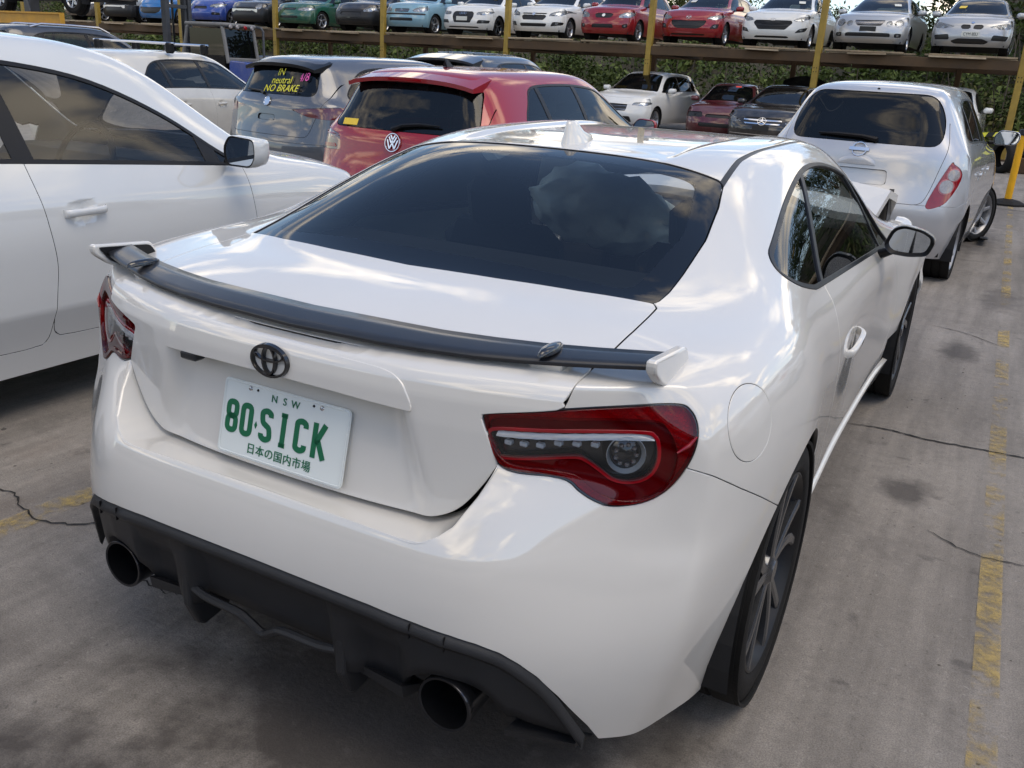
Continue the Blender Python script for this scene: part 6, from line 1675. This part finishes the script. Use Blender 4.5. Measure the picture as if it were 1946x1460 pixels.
def bank_z(x, y):
    return np.clip((y-28.5)/9, 0, 1)**1.2*(4.2+.6*np.sin(x*.21)+.4*np.sin(x*.53+1))+.25*np.sin(x*.9+y*.7)*np.clip((y-28.5)/4, 0, 1)
gx, gy = np.linspace(-75, 25, 120), np.linspace(28.4, 52, 34)
X, Y = np.meshgrid(gx, gy); Z = bank_z(X, Y)-.02
bk = mesh('bank', np.stack([X, Y, Z], 2).reshape(-1, 3), [(r*120+c, r*120+c+1, r*120+121+c, r*120+120+c) for r in range(33) for c in range(119)], pmat('bank_soil', (.05, .045, .028), .95, noise=.5, nscale=.8, bump=.5, bscale=6), None, True)
tag(bk, 'earth bank rising behind the rack', 'bank', kind='structure')
n = 900
bx = RNG.uniform(-62, 16, n); by = 28.8+RNG.uniform(0, 1, n)**1.3*11; br = RNG.uniform(.45, 1.15, n)
cen = np.stack([bx, by, bank_z(bx, by)+br*.35], 1)
ug = leaves('undergrowth', cen, br, 110000, .085, LEAFA); tag(ug, 'dense dark green undergrowth covering the bank behind the rack', 'undergrowth', kind='stuff')
n = 240
bx = RNG.uniform(-62, 16, n); by = 28.6+RNG.uniform(0, 1, n)*9; br = RNG.uniform(.3, .8, n)
ug = leaves('scrub', np.stack([bx, by, bank_z(bx, by)+br*.5], 1), br, 26000, .075, LEAFB); tag(ug, 'olive and dry scrub growing on the bank behind the rack', 'scrub', kind='stuff')
n = 160
bx = RNG.uniform(-62, 16, n); by = 28.5+RNG.uniform(0, 1, n)**1.5*8; br = RNG.uniform(.25, .7, n)
LEAFC = leaf_mat('bright_leaves', (.06, .09, .018), (.15, .19, .05))
ug = leaves('weeds', np.stack([bx, by, bank_z(bx, by)+br*.9], 1), br, 9000, .13, LEAFC); tag(ug, 'bright green weeds and saplings among the undergrowth on the bank', 'weeds', kind='stuff')
m = MB()
for i in range(130):
    x0, y0 = random.uniform(-50, 12), 28.5+random.uniform(0, 5); z0 = float(bank_z(np.array(x0), np.array(y0))); l_ = random.uniform(1.0, 2.8); dx_, dy_ = random.uniform(-.8, .8), random.uniform(-.6, .3)
    m.tube([(x0, y0, z0), (x0+dx_*.4, y0+dy_*.4, z0+l_*.55), (x0+dx_, y0+dy_, z0+l_)], [.022, .016, .006], 5)
tw = m.obj('twigs', BARK); tag(tw, 'bare grey stems standing among the undergrowth on the bank', 'stems', kind='stuff')
def tree(x, y, h, r, lab, mat):
    t = empty('tree', (x, y, float(bank_z(np.array(x), np.array(y)))-.1)); tag(t, lab, 'tree', 'trees on the bank')
    m = MB(); pts = [(0, 0, 0), (.1, 0, h*.35), (.05, .1, h*.65), (.15, .1, h*.95)]; m.tube(pts, [.16, .13, .09, .03], 8)
    cs, rs = [], []
    for k in range(9):
        a = k*2.4; z = h*(.42+.06*k); e = (r*.75*math.cos(a)*(1-.05*k), r*.75*math.sin(a)*(1-.05*k), z+r*.3)
        m.tube([(.05, .05, z-.4), (e[0]*.5, e[1]*.5, z), e], [.06, .04, .015], 6)
        for q in range(4): cs.append((e[0]+random.uniform(-.5, .5)*r, e[1]+random.uniform(-.5, .5)*r, e[2]+random.uniform(-.3, .5)*r)); rs.append(r*random.uniform(.22, .42))
    m.obj('trunk', BARK, t, True)
    leaves('crown', cs, rs, 7000, .09, mat, t)
for i, (x, y, h, r, lab, mt) in enumerate([(-1.2, 33.5, 4.6, 1.9, 'dark leafy tree above the silver saloon on the rack', LEAFA), (2.4, 33, 5.0, 2.0, 'leafy tree above the rightmost rack car', LEAFB), (5.6, 34, 5.2, 2.2, 'tree at the right end of the bank', LEAFA),
    (-20, 34.5, 4.2, 2.0, 'leafy tree behind the green and charcoal rack cars', LEAFA), (-28, 34.2, 4.4, 2.2, 'leafy tree behind the blue rack cars', LEAFB), (-36, 34, 4.4, 2.2, 'tree at the far left of the bank', LEAFA)]):
    tree(x, y, h, r, lab, mt)
# ------------------------------------------------------------------ the yard around the camera (seen in reflections)
SHED = pmat('green_corrugated_steel', (.045, .065, .05), .55, noise=.3, nscale=1.5)
def shed():
    r = empty('shed', (-4, -19, 0)); tag(r, 'long dark green corrugated steel shed behind the camera', 'shed')
    m = MB(); V = []; n = 160
    for i in range(n+1):
        x = -30+60*i/n; d = .05*(1 if i % 4 < 2 else -1)
        V += [(x, d, 0), (x, d, 4.6)]
    m.add(V, [(2*i, 2*i+2, 2*i+3, 2*i+1) for i in range(n)]); m.obj('wall', SHED, r)
    m = MB(); m.add([(-30.5, .5, 4.5), (30.5, .5, 4.5), (30.5, -8, 6.4), (-30.5, -8, 6.4)], [(0, 1, 2, 3)]); m.obj('roof', SHED, r)
    for k in range(5):
        m = MB(); m.box((-22+11*k, .09, 1.8), (3.6, .06, 3.6), None, .02); m.obj('door', STEELG if 'STEELG' in globals() else SHED, r)
shed()
def fence():  # added out of view to keep horizon light off upright faces
    r = empty('boundary_fence', (15.5, 4, 0)); tag(r, 'tall green steel boundary fence to the right of the yard', 'fence')
    for k in range(16):
        m = MB(); m.box((0, -22+3*k, 1.5), (.1, .1, 3.0), None, .01); m.obj('post', SHED, r)
        m = MB(); V = []
        for i in range(25):
            V += [(.04*(1 if i % 4 < 2 else -1), -22+3*k+3*i/24, .1), (.04*(1 if i % 4 < 2 else -1), -22+3*k+3*i/24, 2.9)]
        m.add(V, [(2*i, 2*i+2, 2*i+3, 2*i+1) for i in range(24)]); m.obj('panel', SHED, r)
fence()
for x, y, rz, lab, pt in ((4.3, 1.2, 0, 'silver hatchback to the right of the white coupe, mirrored in its flank', MICSILV), (4.6, 6.2, rad(3), 'white hatchback beyond the yellow line on the right', VWWHITE), (4.2, -4.6, rad(-2), 'dark grey hatchback behind and right of the camera', MGGREY)):
    sp = dict(L=4.1, W=1.74, H=1.5, paint=pt, level=2, wb=2.55, ro=.75, glass=DARKGL, cabin=False, rear=[dict(name='tail_light', pair=True, poly=[(.60,.66),(.84,.68),(.86,.95),(.70,.95)], round=.04, mat=REDLENS, off=-.002, deep=.6)])
    gcar('bystander_car', lab, (x, y, 0), rz, sp, 'cars along the right side of the yard')
# ------------------------------------------------------------------ forklift, barrier and yard bits
STEELG = pmat('dark_grey_steel', (.055, .058, .065), .5, metal=.3, noise=.35, nscale=5)
CABG = pmat('grey_cab_paint', (.16, .155, .15), .5, noise=.3, nscale=6)
FBLUE = paint('forklift_blue', (.012, .05, .26), .1, .4, .2)
def forklift():
    r = empty('forklift', (-16.2, 16.0, 0), rad(90)); r.rotation_euler[2] = rad(90)
    tag(r, 'blue forklift with grey cab and tall mast parked before the rack', 'forklift')
    # local: +y forward (world -x), +x to world +y
    for sx in (-1, 1):
        m = MB(); m.box((sx*.36, 1.95, 2.6), (.11, .18, 5.0), None, .01); m.obj('mast_upright', STEELG, r)
        m = MB(); m.box((sx*.27, 1.98, 2.9), (.06, .13, 4.6), None, .01); m.obj('inner_upright', STEELG, r)
        m = MB(); m.box((sx*.25, 2.35, .35), (.12, 1.0, .05), None, .01); m.obj('fork', STEELG, r)
        m = MB(); m.tube([(sx*.15, 1.93, .3), (sx*.15, 1.93, 4.4)], .03, 8); m.obj('lift_chain', BLACKTRIM, r)
    for z in (.5, 1.5, 2.42, 3.6, 4.9):
        m = MB(); m.box((0, 1.93, z), (.72, .07, .09), None, .008); m.obj('mast_crossbar', STEELG, r)
    m = MB(); m.prism(roundpoly([(-1.25,.35),(-1.18,1.05),(-.9,1.20),(-.35,1.22),(-.3,.35)], .08), -.55, .55, 'yz'); cw = m.obj('counterweight', FBLUE, r)
    bv = cw.modifiers.new('b', 'BEVEL'); bv.width = .04; bv.segments = 3
    for k in range(7):
        m = MB(); m.box((0, -1.235+.008*k*0, .62+.055*k), (.78, .03, .022), Matrix.Rotation(rad(6), 3, 'X'), .004); m.obj('grille_slat', BLACKTRIM, cw)
    m = MB(); m.box((0, .6, .60), (1.1, 1.8, .55), None, .06); m.obj('chassis', FBLUE, r)
    for sx in (-1, 1):
        for y, z0, z1, y1 in ((-.28, 1.15, 2.0, -.14), (1.35, .9, 2.0, 1.05)):
            m = MB(); m.tube([(sx*.50, y, z0), (sx*.50, y1, z1-.06), (sx*.47, y1+(.05 if y < 0 else -.05), z1)], .045, 8); m.obj('cab_pillar', CABG, r)
        m = MB(); m.box((sx*.50, .40, 1.45), (.012, 1.15, .95)); m.obj('side_window', DARKGL, r)
    m = MB(); m.box((0, .45, 2.02), (1.08, 1.35, .09), None, .03); m.obj('cab_roof', CABG, r)
    m = MB(); m.box((0, -.20, 1.58), (.88, .012, .70), Matrix.Rotation(rad(-9), 3, 'X')); m.obj('rear_window', DARKGL, r)
    m = MB(); m.box((0, -.27, 1.22), (.98, .06, .12), None, .02); m.obj('window_sill', CABG, r)
    for x, mt in ((-.36, LENSW), (-.14, LENSW), (.12, REDLENS), (.34, LENSW)):
        m = MB(); m.lathe([(-.05, .001), (-.05, .035), (-.02, .05), (.02, .03)], 12, 'y', (x, -.24, 1.98)); m.obj('work_light', mt, r, True)
    m = MB(); m.tube([(.56, -.42, 1.2), (.56, -.42, 1.92), (.56, -.36, 2.0), (.56, -.15, 2.02)], .03, 8); m.obj('exhaust_stack', STEELG, r, True)
    m = MB(); m.box((0, .25, 1.15), (.5, .5, .6), None, .06); m.obj('seat', SEATG, r)
    for sx in (-1, 1):
        for y, R_ in ((1.25, .34), (-.75, .28)):
            wheel(r, (sx*.52, y, R_), R_, .22, R_*.55, sx, 5, 'plain', FBLUE, nseg=20)
forklift()
# yellow beam on a grey column with a utility vehicle on it, upper left
def lift():
    r = empty('lifting_column', (-21.0, 14.0, 0)); tag(r, 'thick grey steel column carrying a yellow beam at the upper left', 'column')
    m = MB(); m.box((0, 0, 2.0), (.26, .26, 4.0), None, .015); m.obj('column', STEELG, r)
    m = MB()
    m.box((-.2, -.20, 2.06), (3.2, .12, .04)); m.box((-.2, -.20, 1.82), (3.2, .12, .04)); m.box((-.2, -.20, 1.94), (3.2, .03, .21)); m.box((1.395, -.20, 1.94), (.02, .125, .27))
    m.obj('beam', pmat('bright_yellow_steel', (.50, .26, .025), .5, noise=.3, nscale=6), r)
    m = MB(); m.tube([(-.12, -.15, 2.9), (.16, -.15, 2.1)], .025, 6); m.obj('brace', STEELG, r)
lift()
sp = dict(L=4.9, W=1.80, H=1.75, paint=RP('dusty_bronze', (.16, .14, .125), .3), level=2, wb=3.0, ro=1.1, tyre=.36, bottom=.34, glass=DARKGL, cabin=False, wheels=((1, 0), (1, 1)), sides=(1,), mirror_sides=(1,), spokes=6, rimr=.62)
gcar('raised_ute', 'dusty bronze utility vehicle standing on the yellow beam at the upper left', (-23.75, 15.1, 2.09), rad(-90), sp)
# yellow barrier stand with striped tape
def barrier():
    r = empty('barrier_post', (1.18, 13.0, 0)); tag(r, 'yellow barrier post on a black rubber foot with striped tape', 'barrier post')
    m = MB(); V = []
    for R_, z in ((.24, 0), (.24, .025), (.16, .06), (.05, .085)):
        for i in range(8): V.append((R_*math.cos(2*math.pi*(i+.5)/8), R_*math.sin(2*math.pi*(i+.5)/8), z))
    m.add(V, [(k*8+j, k*8+(j+1) % 8, k*8+8+(j+1) % 8, k*8+8+j) for k in range(3) for j in range(8)]+[tuple(24+j for j in range(8))]); m.obj('foot', RUBBER, r)
    m = MB(); m.tube([(0, 0, .07), (0, 0, .92)], .045, 16); m.obj('pole', pmat('safety_yellow', (.75, .38, .01), .4, noise=.15), r, True, 60)
    m = MB(); m.tube([(0, 0, .92), (0, 0, .985), (0, 0, 1.0)], [.052, .052, .03], 16); m.obj('head', BLACKTRIM, r, True, 60)
    for d in (-1, 1):
        nseg = 22; L_ = 2.0 if d < 0 else 1.5
        for k in range(nseg):
            a, b = k/nseg, (k+1)/nseg; z = lambda t: .955-.10*math.sin(math.pi*t)
            m = MB(); s_ = .03
            P_ = [(d*(a*L_)+s_*0, a*.9*d*-1, z(a)-.03), (d*b*L_, b*.9*d*-1, z(b)-.03), (d*b*L_+.03, b*.9*d*-1, z(b)+.03), (d*a*L_+.03, a*.9*d*-1, z(a)+.03)]
            m.add(P_+[(p[0], p[1]+.002, p[2]) for p in P_], [(0,1,2,3),(4,7,6,5)]); m.obj('tape_stripe', YINK if k % 2 else BLACKTRIM, r)
barrier()
# loose engine with a tyre, right edge
def engine():
    r = empty('loose_engine', (1.55, 19.5, 0)); tag(r, 'stripped engine with bright metal parts at the right edge beyond the barrier', 'engine')
    m = MB(); m.box((0, 0, .55), (.7, .6, .5), None, .05); m.box((.05, 0, .95), (.5, .5, .4), None, .06); m.obj('block', GRILLE, r)
    for k in range(6):
        m = MB(); m.lathe([(0, .001), (0, .07), (.05, .08), (.10, .05)], 14, 'y', (-.25+.1*k, -.36-.03*(k % 2), .62+.12*(k % 3))); m.obj('pulley', CHROME2 if k % 2 else STEELG, r, True)
    for k in range(4):
        m = MB(); m.tube([(-.28+.18*k, -.25, 1.1), (-.3+.18*k, -.38, 1.0), (-.28+.2*k, -.40, .75)], .03, 8); m.obj('pipe', CHROME2 if k % 2 else BLACKTRIM, r, True)
    m = MB(); m.box((0, 0, .15), (1.0, .8, .3), None, .02); m.obj('stand', BRN, r)
    t = empty('spare_wheel_casing', (.95, 18.9, .31), rad(35)); tag(t, 'bare black tyre standing beside the stripped engine at the right edge', 'tyre')
    m = MB(); m.lathe([(-.08, .20), (-.10, .24), (-.09, .29), (-.07, .31), (.07, .31), (.09, .29), (.10, .24), (.08, .20)], 28); m.obj('casing', RUBBER, t, True, 40)
engine()
# ---- worn yellow line, joints and cracks on the concrete
def strip(name, pts, w, mat, jit=.0, z=.004, taper=True):
    P_ = crom(pts, 14); k = len(P_); V = []
    for i, p in enumerate(P_):
        d = P_[min(i+1, k-1)]-P_[max(i-1, 0)]; d /= np.linalg.norm(d)+1e-9; nn = np.array([-d[1], d[0]])
        ww = w*(1 if not taper else min(1, .25+3*min(i, k-1-i)/k)); j = RNG.normal(size=2)*jit
        for o in (-1, 1): q = p+nn*o*ww*.5*(1+RNG.uniform(-.5, .5)*(jit > 0))+j; V.append((q[0], q[1], z))
    return mesh(name, V, [(2*i, 2*i+1, 2*i+3, 2*i+2) for i in range(k-1)], mat, GROUND)
CRK = pmat('crack_shadow', (.02, .018, .016), .95)  # one dark colour for the flat crack and joint strips
strip('crack', [(.70,2.82),(.9,2.86),(1.1,2.845),(1.43,2.875),(1.9,2.86),(2.6,2.9)], .011, CRK, .003)
strip('crack', [(.9,5.0),(1.1,4.93),(1.3,4.75)], .007, CRK, .003)
strip('crack', [(-1.75,.35),(-1.5,.42),(-1.25,.36),(-1.0,.47),(-.75,.30),(-.5,.34)], .006, CRK, .005)
strip('crack', [(-1.0,.47),(-.8,.55),(-.62,.50),(-.5,.56)], .005, CRK, .004)
strip('crack', [(-2.2,.05),(-1.95,.12),(-1.75,.10)], .005, CRK, .004)
strip('crack', [(1.15,1.95),(1.3,1.86),(1.5,1.88)], .005, CRK, .003)
strip('joint', [(-3,12.3),(1.0,12.35),(2.2,12.4),(4,12.4)], .02, CRK, .003)

# scattered grit and leaf litter near the coupe
def grit():
    n = 420; V = []; Fc = []
    for i in range(n):
        x, y = random.uniform(-2.2, 2.6), random.uniform(-.9, 5.5)
        if abs(x) < .9 and y > .1: x = math.copysign(random.uniform(.95, 2.2), x)
        s_ = random.uniform(.0015, .0055)*(1 if random.random() < .93 else 2.2); a = random.uniform(0, 6.28); b = len(V)
        for k in range(5): V.append((x+s_*math.cos(a+1.257*k)*random.uniform(.6, 1.3), y+s_*math.sin(a+1.257*k)*random.uniform(.6, 1.3), .0005))
        V.append((x, y, s_*random.uniform(.4, .9))); Fc += [(b+k, b+(k+1) % 5, b+5) for k in range(5)]
    o = mesh('grit', V, Fc, pmat('grit_stone', (.09, .08, .07), .9, noise=.8, nscale=3)); tag(o, 'loose grit and small debris scattered on the concrete', 'grit', kind='stuff')
grit()
bpy.data.scenes.remove(TMP)
